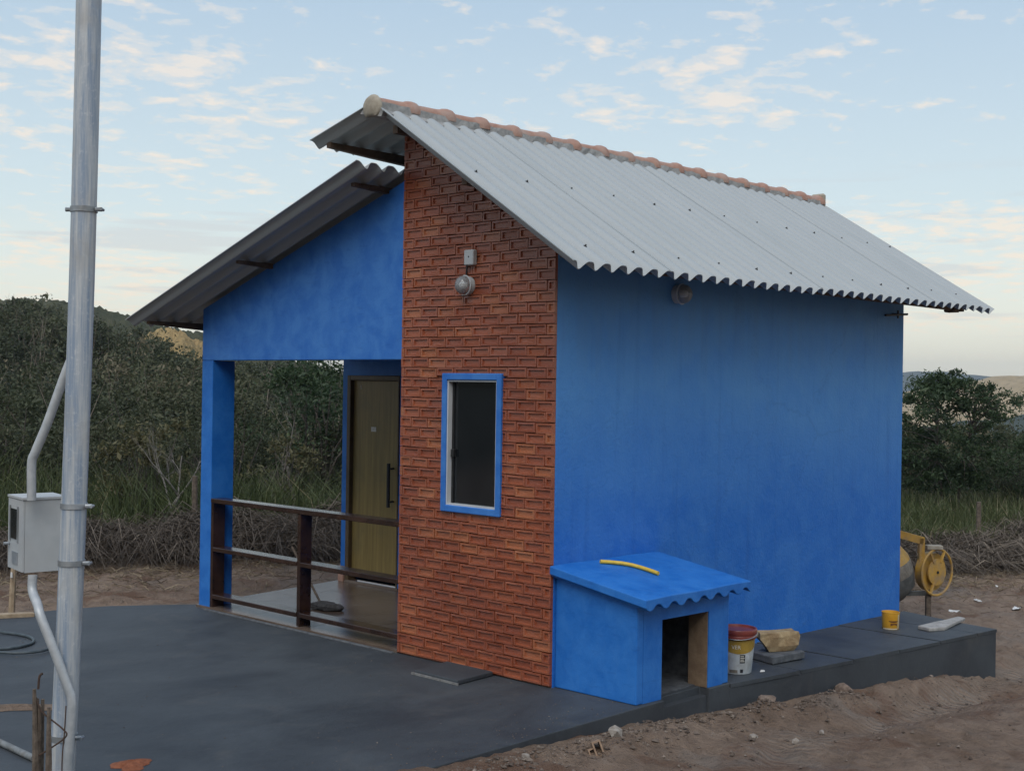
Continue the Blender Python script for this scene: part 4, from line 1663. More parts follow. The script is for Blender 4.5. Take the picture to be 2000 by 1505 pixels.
wrap_text('VER', 0.042, face-0.05, 0.196, PRINT_W, 'brand_lettering')
m = MB()
hp = []
for i in range(15):
    a = face+1.35+0.0*i
    th = math.pi*i/14
    u_ = Vector((math.cos(face+math.pi/2), math.sin(face+math.pi/2), 0))
    o_ = Vector((math.cos(face), math.sin(face), 0))
    hp.append(Vector(bc)+u_*(0.152*math.cos(th))+Vector((0, 0, 0.305-0.035*math.sin(th)))+o_*(0.155*math.sin(th)))
m.tube(hp, 0.003, 6)
m.build('handle', STEEL, bk)
m = MB()
m.tube(smooth_path([(1.60, -0.72, bc[2]+0.006), (1.63, -0.735, bc[2]+0.006), (1.655, -0.72, bc[2]+0.006), (1.64, -0.70, bc[2]+0.006)], 4), 0.005, 6)
tag(m.build('wire_scrap', PAPER), 'small white curl of cord at the foot of the paint bucket', 'scrap')

cc = (4.33, -0.42, walk_z(4.33)+0.002)
can = thing('paint_can', cc, 'small yellow paint can standing at the far end of the side walk', 'can')
m = MB()
m.lathe([(0.0, 0.0), (0.074, 0.0), (0.076, 0.003), (0.082, 0.150), (0.084, 0.152), (0.084, 0.160), (0.080, 0.161), (0.078, 0.150), (0.072, 0.02), (0.0, 0.02)], cc, (0, 0, 1), 32)
m.build('body', CAN_Y, can)
rc = lambda z_: 0.0755+0.0065*z_/0.15
fc = math.atan2(-6.04-cc[1], -6.885-cc[0])
patch(cc, rc, fc-1.0, fc+0.9, 0.002, 0.014, CAN_RIM, can, 'bottom_band')
patch(cc, rc, fc+0.0, fc+0.85, 0.035, 0.060, CAN_BR, can, 'brown_print', bow=lambda u_: 0.012*math.sin(3*u_))
patch(cc, rc, fc-0.2, fc+0.95, 0.078, 0.084, CAN_BR, can, 'brown_print', bow=lambda u_: -0.012*math.sin(math.pi*u_))
patch(cc, rc, fc+0.95, fc+1.15, 0.01, 0.14, CAN_RIM, can, 'seam')

bd = MB()
zb0 = walk_z(4.9)
bd.prism_z([(4.46, -0.74), (4.66, -0.80), (5.02, -0.745), (5.34, -0.700), (5.36, -0.615), (5.02, -0.612), (4.88, -0.60), (4.52, -0.60)],
           [zb0+0.012, zb0+0.004, zb0+0.003, zb0+0.003, zb0+0.003, zb0+0.003, zb0+0.004, zb0+0.008], [zb0+0.045, zb0+0.036, zb0+0.034, zb0+0.03, zb0+0.03, zb0+0.034, zb0+0.036, zb0+0.042])
tag(bd.build('broken_board', TIMBER_GREY), 'pale grey broken board lying at the far corner of the side walk', 'board')

# mop leaning on the porch floor
mop = thing('floor_mop', (0.62, 3.38, 0.05), 'dark floor mop lying on the porch tiles behind the railing', 'mop')
zf = FZ(0.62)
mm = MB()
bm = bmesh.new()
bmesh.ops.create_icosphere(bm, subdivisions=3, radius=1)
rr = random.Random(11)
for v in bm.verts:
    k = 1+0.25*math.sin(v.co.y*7+v.co.x*4)+rr.uniform(-0.08, 0.08)
    v.co = Vector((v.co.x*0.075*k, v.co.y*0.20, max(v.co.z*0.042*k, -0.028)))
mm.bm(bm, Matrix.Translation((0.63, 3.36, zf+0.031)) @ Matrix.Rotation(0.25, 4, 'Z'), True)
mm.build('cloth', MOPM, mop)
mm = MB()
mm.tube([(0.62, 3.42, zf+0.05), (0.70, 3.98, zf+0.52)], 0.012, 8)
mm.build('handle', STAKE, mop)

# hose coil at the left edge of the patio
hz_ = MB()
pts = []
for i in range(48):
    a = i/47*math.pi*2*1.75
    r_ = 0.46-0.06*math.sin(a*0.5)
    pts.append((-2.22+0.30*math.cos(a+0.9)+0.10*i/47, 4.32+r_*math.sin(a+0.9)-0.35*(i/47), 0.014+0.012*(i > 26)))
hz_.tube(pts, 0.0125, 8)
tag(hz_.build('garden_hose', HOSE_GREY), 'grey garden hose lying in loops at the left edge of the patio', 'hose')

pk = MB()
pk.prism_z([(-1.90, 5.26), (-1.38, 5.02), (-1.36, 5.10), (-1.86, 5.36)], -0.03, 0.035)
po_ = pk.build('timber_offcut', TIMBER)
tag(po_, 'pale timber offcut lying at the left edge of the patio', 'timber')
sk = MB()
gs = gz(-1.24, 5.77)
sk.tube([(-1.245, 5.77, gs-0.15), (-1.238, 5.764, 0.1), (-1.228, 5.757, 0.41)], [0.032, 0.030, 0.027], 7)
stk = thing('survey_stake', (-1.24, 5.77, gs), 'weathered wooden stake with a white tag behind the meter box', 'stake')
sk.build('stake', TIMBER, stk)
m = MB()
m.bbox(-1.266, -1.258, 5.720, 5.752, 0.26, 0.31, 0.002)
m.build('paper_tag', PAPER, stk)

# bottom left: rotten stake wrapped in wire, an old pipe and a strip of bare soil
rs = thing('wire_stake', (-3.91, -0.15, 0), 'dark splintered stake tangled in rusty wire at the foot of the pole', 'stake')
m = MB()
rr = random.Random(4)
for k in range(7):
    a = rr.uniform(-0.045, 0.045)
    b_ = rr.uniform(-0.03, 0.03)
    c0 = Vector((-3.905, -0.155, 0))+vr*a+vf*b_
    tp_ = rr.uniform(0.50, 0.62) if k else 0.66
    m.tube([c0+Vector((0, 0, -0.1)), c0+vr*rr.uniform(-.01, .01)+Vector((0, 0, 0.3)), c0+vr*rr.uniform(-.02, .02)+Vector((0, 0, tp_))], [0.02, 0.017, 0.009], 6)
m.build('splinter', STAKE, rs)
m = MB()
c0 = Vector((-3.92, -0.17, 0))
w1 = [c0-vr*0.03+Vector((0, 0, 0.62)), c0+vr*0.0+Vector((0, 0, 0.55)), c0+vr*0.10+Vector((0, 0, 0.47)), c0+vr*0.115+Vector((0, 0, 0.43)), c0+vr*0.02+Vector((0, 0, 0.36)), c0-vr*0.03+Vector((0, 0, 0.33))]
m.tube(smooth_path(w1, 5), 0.004, 6)
w2 = [c0+vr*0.115+Vector((0, 0, 0.58)), c0+vr*0.11+Vector((0, 0, 0.46)), c0+vr*0.10+Vector((0, 0, 0.3)), c0+vr*0.105+Vector((0, 0, 0.0))]
m.tube(smooth_path(w2, 5), 0.0035, 6)
w3 = [c0-vr*0.02+Vector((0, 0, 0.66)), c0-vr*0.015+Vector((0, 0, 0.72)), c0+vr*0.0+Vector((0, 0, 0.735))]
m.tube(smooth_path(w3, 4), 0.006, 6)
m.build('wire', RUST_WIRE, rs)
m = MB()
m.tube([(-3.437, 1.923, 0.021), (-3.449, 1.271, 0.021), (-3.457, 0.836, 0.021)], 0.019, 10)
tag(m.build('old_pipe', PIPE_GREY), 'old grey pipe lying on the patio behind the splintered stake', 'pipe')
m = MB()
vs_, fs_ = [], []
for i in range(13):
    for j in range(5):
        u_, v_ = i/12, j/4
        x_ = -3.35+0.62*u_+rr.uniform(-.01, .01)
        y_ = 2.35-0.52*u_+(v_-0.5)*0.22+rr.uniform(-.012, .012)
        vs_.append((x_, y_, 0.003+0.022*math.sin(math.pi*v_)*math.sin(math.pi*u_)*rr.uniform(0.5, 1.3)))
for i in range(12):
    for j in range(4):
        fs_.append((i*5+j, i*5+j+1, i*5+j+6, i*5+j+5))
m.add(vs_, [f[::-1] for f in fs_], True)
tag(m.build('soil_strip', DIRT), 'narrow strip of bare brown soil on the patio left of the pole', 'soil')
m = MB()
vs_, fs_ = [], []
nr_, na = 7, 22
for i in range(nr_+1):
    for k in range(na):
        a = 2*math.pi*k/na
        r_ = i/nr_*(0.095+0.022*math.sin(3*a+1)+0.012*math.sin(7*a))
        vs_.append((-3.10+r_*(1.15*math.cos(a)), 0.40+r_*math.sin(a), 0.002+0.030*(1-(i/nr_)**1.5)*rr.uniform(0.7, 1.1)))
for i in range(nr_):
    for k in range(na):
        k2 = (k+1) % na
        fs_.append((i*na+k, (i+1)*na+k, (i+1)*na+k2, i*na+k2))
m.add(vs_, fs_, True)
tag(m.build('soil_heap', REDSOIL, sharp=False), 'small heap of red soil on the patio right of the pole', 'soil')

# ------------------------------------------------------------------ stones and rubble in the yard
ystones = [
    ((2.40, -1.00), 0.075, 1.7, 0.9, 0.85, 21, ROCK, 'brown oval cobble leaning against the side walk plinth', 'stone', 0.9),
    ((-0.50, -0.98), 0.060, 1.2, 1.0, 0.8, 22, ROCK_PALE, 'pale lump of old mortar beside the broken hollow brick', 'rubble', 0.3),
    ((1.24, -1.46), 0.030, 1.2, 0.9, 0.7, 23, ROCK_PALE, 'pale pebble alone on the bare soil right of the kennel', 'stone', 1.0),
    ((0.42, -1.42), 0.035, 1.1, 1.0, 0.7, 24, ROCK_PALE, 'pale stone on the soil in front of the kennel', 'stone', 0.4),
    ((0.55, -1.66), 0.034, 1.0, 0.8, 0.8, 25, ROCK_PALE, 'pale stone nearest the bottom edge below the kennel', 'stone', 2.0),
    ((-1.28, -0.93), 0.033, 1.0, 0.9, 1.0, 26, ROCK_PALE, 'small grey stone against the patio edge at the bottom', 'stone', 0.0),
    ((1.34, -0.93), 0.075, 1.4, 1.0, 0.6, 27, ROCK, 'flat brown stone at the plinth below the paint bucket', 'stone', 0.2),
]
for (xy, r_, a, b_, c, sd_, mt_, lab, cat, rot) in ystones:
    rock('yard_stone', mt_, (xy[0], xy[1], gz(*xy)+r_*c*0.45), r_, a, b_, c, sd_, lab, cat, 'loose stones in the yard', rot, 2 if mt_ is ROCK else 1)

hb = MB()
bx, by = -0.80, -1.06
bz_ = gz(bx, by)+0.012
Mh = Matrix.Translation((bx, by, bz_)) @ Matrix.Rotation(0.78, 4, 'Z') @ Matrix.Rotation(0.25, 4, 'Y') @ Matrix.Rotation(-0.35, 4, 'X')


def rect_tube(mb_, Mx, lx, y0_, y1_, z0_, z1_, th):
    o_ = [(y0_, z0_), (y1_, z0_), (y1_, z1_), (y0_, z1_)]
    i_ = [(y0_+th, z0_+th), (y1_-th, z0_+th), (y1_-th, z1_-th), (y0_+th, z1_-th)]
    vs_ = []
    for xx in (-lx/2, lx/2):
        vs_ += [Mx @ Vector((xx, a, b_)) for a, b_ in o_]
        vs_ += [Mx @ Vector((xx, a, b_)) for a, b_ in i_]
    fs_ = []
    for k in range(4):
        k2 = (k+1) % 4
        fs_ += [(k, k2, 4+k2, 4+k), (8+k2, 8+k, 12+k, 12+k2), (k2, k, 8+k, 8+k2), (4+k, 4+k2, 12+k2, 12+k)]
    mb_.add(vs_, fs_)


rect_tube(hb, Mh, 0.10, -0.045, 0.010, -0.05, 0.045, 0.010)
rect_tube(hb, Mh, 0.07, 0.000, 0.045, -0.05, 0.012, 0.009)
tag(hb.build('hollow_brick', CLAYBRICK), 'broken hollow clay brick half sunk in the soil at the bottom edge', 'brick')

# countless gravel and clods
ng = 8000
gxs = RNG.uniform(-2.6, 9.5, ng)
gys = -0.85-0.06*np.clip(gxs, 0, 6)-np.abs(RNG.normal(0, 0.9, ng))*RNG.uniform(0.15, 2.2, ng)
k_ = RNG.uniform(size=ng) < 0.28
gxs[k_] = RNG.uniform(5.6, 13, k_.sum())
gys[k_] = RNG.uniform(-2.5, 4.0, k_.sum())
k2_ = RNG.uniform(size=ng) < 0.22
ks = RNG.uniform(-6, 4, k2_.sum())
gxs[k2_] = ks
gys[k2_] = 5.4+RNG.uniform(0, 3.0, k2_.sum())-0.3*ks
k3_ = RNG.uniform(size=ng) < 0.30
gxs[k3_] = RNG.uniform(-1.9, 2.6, k3_.sum())
gys[k3_] = -0.86-0.06*np.clip(gxs[k3_], 0, 6)-np.abs(RNG.normal(0, 0.14, k3_.sum()))
size = np.exp(RNG.normal(-5.05, 0.55, ng)).clip(0.0025, 0.022)
octv = np.array([(1, 0, 0), (-1, 0, 0), (0, 1, 0), (0, -1, 0), (0, 0, 1), (0, 0, -0.6)], float)
octf = np.array([(0, 2, 4), (2, 1, 4), (1, 3, 4), (3, 0, 4), (2, 0, 5), (1, 2, 5), (3, 1, 5), (0, 3, 5)])
gzv = ground_z(gxs, gys)
k4_ = np.arange(ng) < 900
gxs[k4_] = RNG.uniform(-4.6, 0.0, 900)
gys[k4_] = np.where(RNG.uniform(size=900) < 0.55, -0.74+np.abs(RNG.normal(0, 0.30, 900)), RNG.uniform(-0.7, 4.4, 900))
gzv[k4_] = 0.0
size[k4_] = np.clip(size[k4_]*0.42, 0.0015, 0.006)
ang_ = RNG.uniform(0, 6.28, ng)
jit = octv[None]*(1+RNG.uniform(-0.4, 0.4, (ng, 6, 1)))+RNG.normal(0, 0.16, (ng, 6, 3))
jit[:, :, 2] *= 0.7
ca, sa = np.cos(ang_)[:, None], np.sin(ang_)[:, None]
jx = jit[:, :, 0]*ca-jit[:, :, 1]*sa
jy = jit[:, :, 0]*sa+jit[:, :, 1]*ca
GV = np.stack([gxs[:, None]+jx*size[:, None], gys[:, None]+jy*size[:, None], gzv[:, None]+jit[:, :, 2]*size[:, None]+size[:, None]*0.25], 2).reshape(-1, 3)
GFc = (octf[None]+(np.arange(ng)*6)[:, None, None]).reshape(-1, 3)
GRAV = leaf_mat('gravel_tones', [(0.0, (0.075, 0.055, 0.042)), (0.5, (0.15, 0.115, 0.090)), (0.85, (0.24, 0.195, 0.155)), (1.0, (0.36, 0.31, 0.26))], 0.0)
gr = link('gravel', arr_mesh('gravel', GV, GFc, GRAV, tint=np.repeat(np.clip(RNG.beta(1.6, 2.4, ng), 0, 1), 6)))
gr['label'] = 'loose gravel and clods of earth on the bare soil'
gr['category'] = 'gravel'
gr['kind'] = 'stuff'

# litter beyond the side walk
litter = [((9.47, 0.94), 0.17, 0.030, 'white plastic strip on the bare ground beside the mixer wheel', 0.9), ((9.30, 0.37), 0.20, 0.07, 'crumpled white sheet on the ground at the right edge', 0.2),
          ((10.99, 1.31), 0.06, 0.04, 'small white scrap on the red earth near the right edge', 0.5), ((8.31, 0.73), 0.15, 0.05, 'torn pale strip on the ground below the mixer wheel', 1.9),
          ((9.05, -0.05), 0.12, 0.07, 'small pale scrap beside the crumpled sheet at the right edge', 1.1)]
for (xy, lx, ly, lab, rot) in litter:
    mm = MB()
    rr = random.Random(lab)
    n_ = 6
    vs_ = []
    for i in range(n_+1):
        for j in range(4):
            vs_.append(((i/n_-0.5)*lx*0.95, (j/3-0.5)*ly*1.1, rr.uniform(0.004, 0.030)))
    mm.add(vs_, [(i*4+j, i*4+4+j, i*4+5+j, i*4+1+j) for i in range(n_) for j in range(3)])
    mm.add([(x_, y_, z_-0.002) for x_, y_, z_ in vs_], [(i*4+1+j, i*4+5+j, i*4+4+j, i*4+j) for i in range(n_) for j in range(3)])
    o = mm.build('litter_scrap', PAPER)
    o.location = (xy[0], xy[1], gz(*xy)+0.008)
    o.rotation_euler = (0, 0, rot)
    tag(o, lab, 'litter', 'white litter on the bare ground')

# ------------------------------------------------------------------ concrete mixer behind the far corner
mixr = thing('concrete_mixer', (6.75, 0.8, gz(6.75, 0.8)), 'yellow concrete mixer with hand wheel behind the far house corner', 'concrete mixer')
wc = Vector((7.094, 0.406, 0.099))
vl = (vf+vr*0.335).normalized()
wax = (-vl*0.62+Vector((vl.y, -vl.x, 0))*0.785).normalized()        # hand wheel faces right of the viewer
wr = 0.262
e1 = Vector((0, 0, 1)).cross(wax).normalized()
e2 = wax.cross(e1)
m = MB()
ringp = [wc+(e1*math.cos(2*math.pi*k/40)+e2*math.sin(2*math.pi*k/40))*wr for k in range(41)]
m.tube(ringp, 0.014, 8, cap=False)
wheel = m.build('hand_wheel', MIX_YEL, mixr)
m = MB()
m.lathe([(0.0, 0.020), (0.014, 0.020), (0.150, 0.016), (0.152, 0.0), (0.0, -0.004)], wc-wax*0.01, wax, 36)
m.build('wheel_disc', MIX_YEL, wheel)
m = MB()
m.lathe([(0.0, 0.026), (0.016, 0.025), (0.017, 0.006)], wc-wax*0.006, wax, 12)
m.build('hub', BLACK, wheel)
for a in (62, 118, 245):
    m = MB()
    d = e1*math.cos(math.radians(a))+e2*math.sin(math.radians(a))
    m.tube([wc+d*0.12, wc+d*wr], 0.019, 6)
    m.build('spoke', MIX_YEL, wheel)
m = MB()
m.lathe([(0.0, -0.02), (0.215, -0.02), (0.222, -0.06), (0.222, -0.10), (0.0, -0.10)], wc-wax*0.03, wax, 36)
m.build('gear_guard', MIX_YEL, mixr)
# yoke arm over the drum, drum, trunnion and legs
m = MB()
ya = Vector((6.985, 0.55, 0.0))
yl = (-vr*0.93-vf*0.1).normalized()


def beam(mb_, a, b_, w_, h__):
    a, b_ = Vector(a), Vector(b_)
    d = (b_-a).normalized()
    s_ = d.cross(Vector((0, 0, 1)))
    if s_.length < 0.05:
        s_ = Vector((vr.x, vr.y, 0))
    s_.normalize()
    u_ = s_.cross(d)
    vs_ = []
    for p in (a, b_):
        for (i_, j_) in ((-1, -1), (1, -1), (1, 1), (-1, 1)):
            vs_.append(p+s_*i_*w_/2+u_*j_*h__/2)
    mb_.add(vs_, [(3, 2, 1, 0), (4, 5, 6, 7), (0, 1, 5, 4), (1, 2, 6, 5), (2, 3, 7, 6), (3, 0, 4, 7)])


A_ = Vector((6.978, 0.545, 0.455))
B_ = A_-vr*0.75+Vector((0, 0, 0.20))
beam(m, B_, A_+vr*0.02, 0.07, 0.085)
beam(m, A_+Vector((0, 0, 0.03)), A_+Vector((0, 0, -0.32)), 0.06, 0.07)
m.build('yoke', MIX_YEL, mixr)
dc = Vector((6.62, 0.93, 0.13))
da = Vector((-0.25, 0.25, 0.9)).normalized()
m = MB()
m.lathe([(0.20, 0.46), (0.33, 0.22), (0.40, 0.05), (0.405, 0.0)], dc, da, 36)
drum = m.build('drum', MIX_YEL, mixr)
m = MB()
m.lathe([(0.405, 0.0), (0.41, -0.02), (0.405, -0.13), (0.395, -0.15)], dc, da, 36)
m.build('drum_band', MIX_CEM, drum)
m = MB()
m.lathe([(0.395, -0.15), (0.36, -0.30), (0.22, -0.40), (0.0, -0.41)], dc, da, 36)
m.build('drum_base', MIX_GREY, drum)
m = MB()
m.lathe([(0.20, 0.46), (0.215, 0.465), (0.215, 0.45), (0.19, 0.40), (0.30, 0.15)], dc, da, 36)
m.build('drum_mouth', MIX_CEM, drum)
gm = gz(7.02, 0.48)
for (p, q_) in (((7.025, 0.475, -0.10), (7.03, 0.475, gm-0.03)), ((6.45, 1.25, -0.10), (6.30, 1.40, gz(6.3, 1.4)-0.03))):
    m = MB()
    beam(m, p, q_, 0.055, 0.055)
    m.build('leg', STAKE, mixr)
m = MB()
beam(m, (7.06, 0.45, -0.14), (6.30, 1.25, -0.16), 0.05, 0.05)
m.build('base_bar', MIX_GREY, mixr)
m = MB()
m.bbox(-0.09, 0.09, -0.05, 0.05, -0.025, 0.025, 0.008)
cb = m.build('motor_cover', MORTAR_BEIGE, mixr)
cb.location += Vector((7.06, 0.43, 0.385))
cb.rotation_euler = (0, 0, math.atan2(vr.y, vr.x))


# ------------------------------------------------------------------ vegetation
def rand_rot(n, rng, flat=0.0):
    """random frames: (n,3) u,v"""
    d = rng.normal(size=(n, 3))
    d[:, 2] += flat*np.sign(rng.uniform(-1, 1, n))
    d /= np.linalg.norm(d, axis=1)[:, None]
    h = rng.normal(size=(n, 3))
    u = np.cross(d, h)
    u /= np.linalg.norm(u, axis=1)[:, None]
    v = np.cross(d, u)
    return u, v, d


def leaves(P, size, rng, aspect=0.45, flat=0.0, droop=0.0):
    n = len(P)
    u, v, d = rand_rot(n, rng, flat)
    s = size*np.exp(rng.normal(0, 0.28, n))[:, None]
    if droop:
        u[:, 2] -= droop
        u /= np.linalg.norm(u, axis=1)[:, None]
    a = P-u*s*0.5
    b = P+v*s*aspect*0.5+d*s*0.08
    c = P+u*s*0.5
    e = P-v*s*aspect*0.5+d*s*0.08
    V = np.stack([a, b, c, e], 1).reshape(-1, 3)
    F = np.arange(4*n).reshape(n, 4)
    return V, F


def strips(P0, P1, P2, w, rng):
    """bent thin blades through three points -> 2 quads each"""
    n = len(P0)
    d = P2-P0
    side = np.cross(d, rng.normal(size=(n, 3)))
    side /= (np.linalg.norm(side, axis=1)[:, None]+1e-9)
    w = (w if np.ndim(w) else np.full(n, w))[:, None]
    V = np.stack([P0-side*w, P0+side*w, P1-side*w*0.8, P1+side*w*0.8, P2-side*w*0.15, P2+side*w*0.15], 1).reshape(-1, 3)
    base_ = (np.arange(n)*6)[:, None]
    F = np.concatenate([base_+np.array([[0, 1, 3, 2]]), base_+np.array([[2, 3, 5, 4]])], 0)
    return V, F


class Bag:
    def __init__(self):
        self.V, self.F, self.T, self.n = [], [], [], 0

    def add(self, V, F, T):
        self.V.append(V)
        self.F.append(F+self.n)
        self.T.append(np.full(len(V), T) if np.ndim(T) == 0 else T)
        self.n += len(V)

    def mesh(self, name, mat):
        return arr_mesh(name, np.concatenate(self.V), np.concatenate(self.F), mat, np.clip(np.concatenate(self.T), 0, 1))


def shrub_points(rng, h, w, ncl, nlf, low=0.1, open_=0.0):
    """clump centres and leaf positions of one bush about the origin"""
    C = []
    while len(C) < ncl:
        p = rng.uniform(-1, 1, 3)
        r = np.linalg.norm(p*np.array([1, 1, 1]))
        if r > 1 or r < 0.35:
            continue
        z = low+(p[2]*0.5+0.5)*(1-low)
        rad = 0.55+0.45*math.sin(math.pi*min(1, max(0.05, z)))
        C.append((p[0]*w*0.5*rad, p[1]*w*0.5*rad, z*h*rng.uniform(0.82, 1.08)))
    C = np.array(C)
    per = rng.multinomial(nlf, rng.dirichlet(np.full(ncl, 2.2)))
    P, T = [], []
    for c, k in zip(C, per):
        s = w*0.068*rng.uniform(0.6, 1.5)
        P.append(c+rng.normal(size=(k, 3))*np.array([s, s, s*0.75]))
        T.append(np.full(k, rng.uniform(-0.17, 0.20)))
    return C, np.concatenate(P), np.concatenate(T)


def make_shrub_mesh(seed, h, w, ncl, nlf, leaf, mat, tone, low=0.1, aspect=0.45, flat=0.0):
    rng = np.random.default_rng(seed)
    C, P, T = shrub_points(rng, h, w, ncl, nlf, low)
    V, F = leaves(P, leaf, rng, aspect, flat)
    t = np.clip(tone+T+rng.normal(0, 0.13, len(P)), 0, 1)
    b = Bag()
    b.add(V, F, np.repeat(t, 4))
    crown = b.mesh('crown', mat)
    st = MB()
    rr = random.Random(seed)
    st_n = rr.randint(2, 4)
    roots = [Vector((rr.uniform(-.08, .08)*w, rr.uniform(-.08, .08)*w, -0.15)) for _ in range(st_n)]
    for i, c in enumerate(C[:min(len(C), 26)]):
        a = roots[i % st_n]
        c = Vector(c)
        mid = a.lerp(c, 0.5)+Vector((rr.uniform(-.07, .07)*w, rr.uniform(-.07, .07)*w, 0.10*h))
        r0 = 0.010*h
        st.tube([a, a.lerp(mid, 0.5)+Vector((0, 0, 0.05*h)), mid, c], [r0*1.3, r0, r0*0.7, r0*0.25], 5, cap=False)
    stem = st.mesh('stem', BARK)
    return crown, stem


PROTO = [make_shrub_mesh(100+k, 2.3, 2.4, 36, 4200, 0.075, LEAF, tn, 0.08) for k, tn in enumerate((0.30, 0.42, 0.22, 0.52))]
PROTO_Y = make_shrub_mesh(130, 1.9, 1.6, 22, 1500, 0.085, LEAF_YEL, 0.5, 0.2)
PROTO_D = make_shrub_mesh(131, 2.6, 2.3, 30, 4200, 0.085, LEAF_TREE, 0.30, 0.35)


def place_shrub(proto, x, y, sc, rot, label, group=None, name='shrub', cat='shrub', sz=1.0, dz=0.0):
    z_ = gz(x, y)+dz
    t_ = thing(name, (x, y, z_), label, cat, group)
    t_.rotation_euler = (0, 0, rot)
    t_.scale = (sc, sc, sc*sz)
    for nm, me in zip(('crown', 'stem'), proto):
        o = bpy.data.objects.new(nm, me)
        COL.objects.link(o)
        o.parent = t_
    return t_


def sq(s, q):
    """brush-line coordinates -> x,y"""
    return 0.466*s+0.884*q, 0.884*s-0.466*q


rngp = np.random.default_rng(21)
# bushes standing just behind the tall grass, left of the house and seen through the porch
LBL = 'dark green scrub bush behind the tall grass left of the house'
LBR = 'dark green scrub bush behind the tall grass right of the house'
spots = []
for i in range(17):
    spots.append((rngp.uniform(13.2, 19.5), -6.5+i*0.78+rngp.uniform(-0.5, 0.5)))
for i in range(9):
    spots.append((rngp.uniform(13.5, 21), 12.0+i*1.45+rngp.uniform(-0.6, 0.6)))
for i, (s_, q_) in enumerate(spots):
    x_, y_ = sq(s_, q_)
    right = q_ > 9
    dx_, dy_ = x_-CAMX, y_-CAMY
    tl = (dx_*rt.x+dy_*rt.y)/(dx_*fw.x+dy_*fw.y)
    if right:
        lab_, grp_ = LBR, 'scrub bushes right of the house'
    elif tl < -0.335:
        lab_, grp_ = 'dark green scrub bush behind the steel pole and meter box', 'scrub bushes behind the pole'
    elif tl < -0.235:
        lab_, grp_ = 'dark green scrub bush between the steel pole and the porch post', 'scrub bushes between pole and porch'
    else:
        lab_, grp_ = 'dark green scrub bush seen through the porch opening', 'scrub bushes behind the porch'
    place_shrub(PROTO[i % 4], x_, y_, rngp.uniform(0.55, 0.95)*(0.9 if right else 1.0), rngp.uniform(0, 6.28), lab_, grp_, sz=rngp.uniform(0.85, 1.15))
place_shrub(PROTO_Y, 3.27, 10.9, 0.95, 0.4, 'sparse bush with yellowing leaves left of the blue porch post', name='yellow_bush', cat='shrub')
place_shrub(PROTO_Y, 6.35, 11.6, 0.85, 2.4, 'sparse yellowish bush seen through the porch between post and door', name='yellow_bush', cat='shrub')
place_shrub(PROTO_D, 8.35, 13.4, 1.18, 1.0, 'small dense green tree seen through the porch beside the door', name='small_tree', cat='tree')


def branch_tree(name, loc, label, cat, h, seed, mat, spread=0.5, lean=(0, 0), depth=4, r0=0.04, group=None):
    """bare branching tree"""
    rr_ = random.Random(seed)
    mm = MB()

    def grow(p, d, ln, r, k):
        pts_, rs_ = [p], [r]
        q = p
        for _ in range(4):
            d = (d+Vector((rr_.gauss(0, 0.13), rr_.gauss(0, 0.13), rr_.gauss(0.04, 0.08)))).normalized()
            q = q+d*ln/4
            pts_.append(q)
            rs_.append(r*(1-0.45*len(rs_)/5))
        mm.tube(pts_, rs_, 6, cap=False)
        if k > 0:
            for _ in range(rr_.randint(2, 4)):
                i = rr_.randint(2, 4)
                nd_ = (d+Vector((rr_.gauss(0, spread), rr_.gauss(0, spread), rr_.gauss(0.15, 0.25)))).normalized()
                grow(pts_[i], nd_, ln*rr_.uniform(0.5, 0.75), rs_[i]*0.62, k-1)

    grow(Vector((0, 0, -0.15)), Vector((lean[0], lean[1], 1)).normalized(), h*0.45, r0, depth)
    t_ = thing(name, (loc[0], loc[1], gz(*loc)), label, cat, group)
    me = mm.mesh('branches', mat)
    o = bpy.data.objects.new('branches', me)
    COL.objects.link(o)
    o.parent = t_
    return t_


branch_tree('dead_tree', (2.48, 9.45), 'pale leaning dead trunk with bare twigs left of the porch post', 'tree', 1.75, 3, BARK_PALE, 0.45, (0.28, -0.30), 4, 0.036)
branch_tree('bare_tree', (7.2, 12.6), 'pale leafless tree high in the porch opening', 'tree', 3.1, 8, BARK_PALE, 0.5, (0, 0), 4, 0.035)
branch_tree('bare_shrub', (5.3, 9.9), 'dark bare shrub among the grass in the porch opening', 'tree', 1.9, 12, BARK, 0.5, (0.1, -0.1), 3, 0.04)

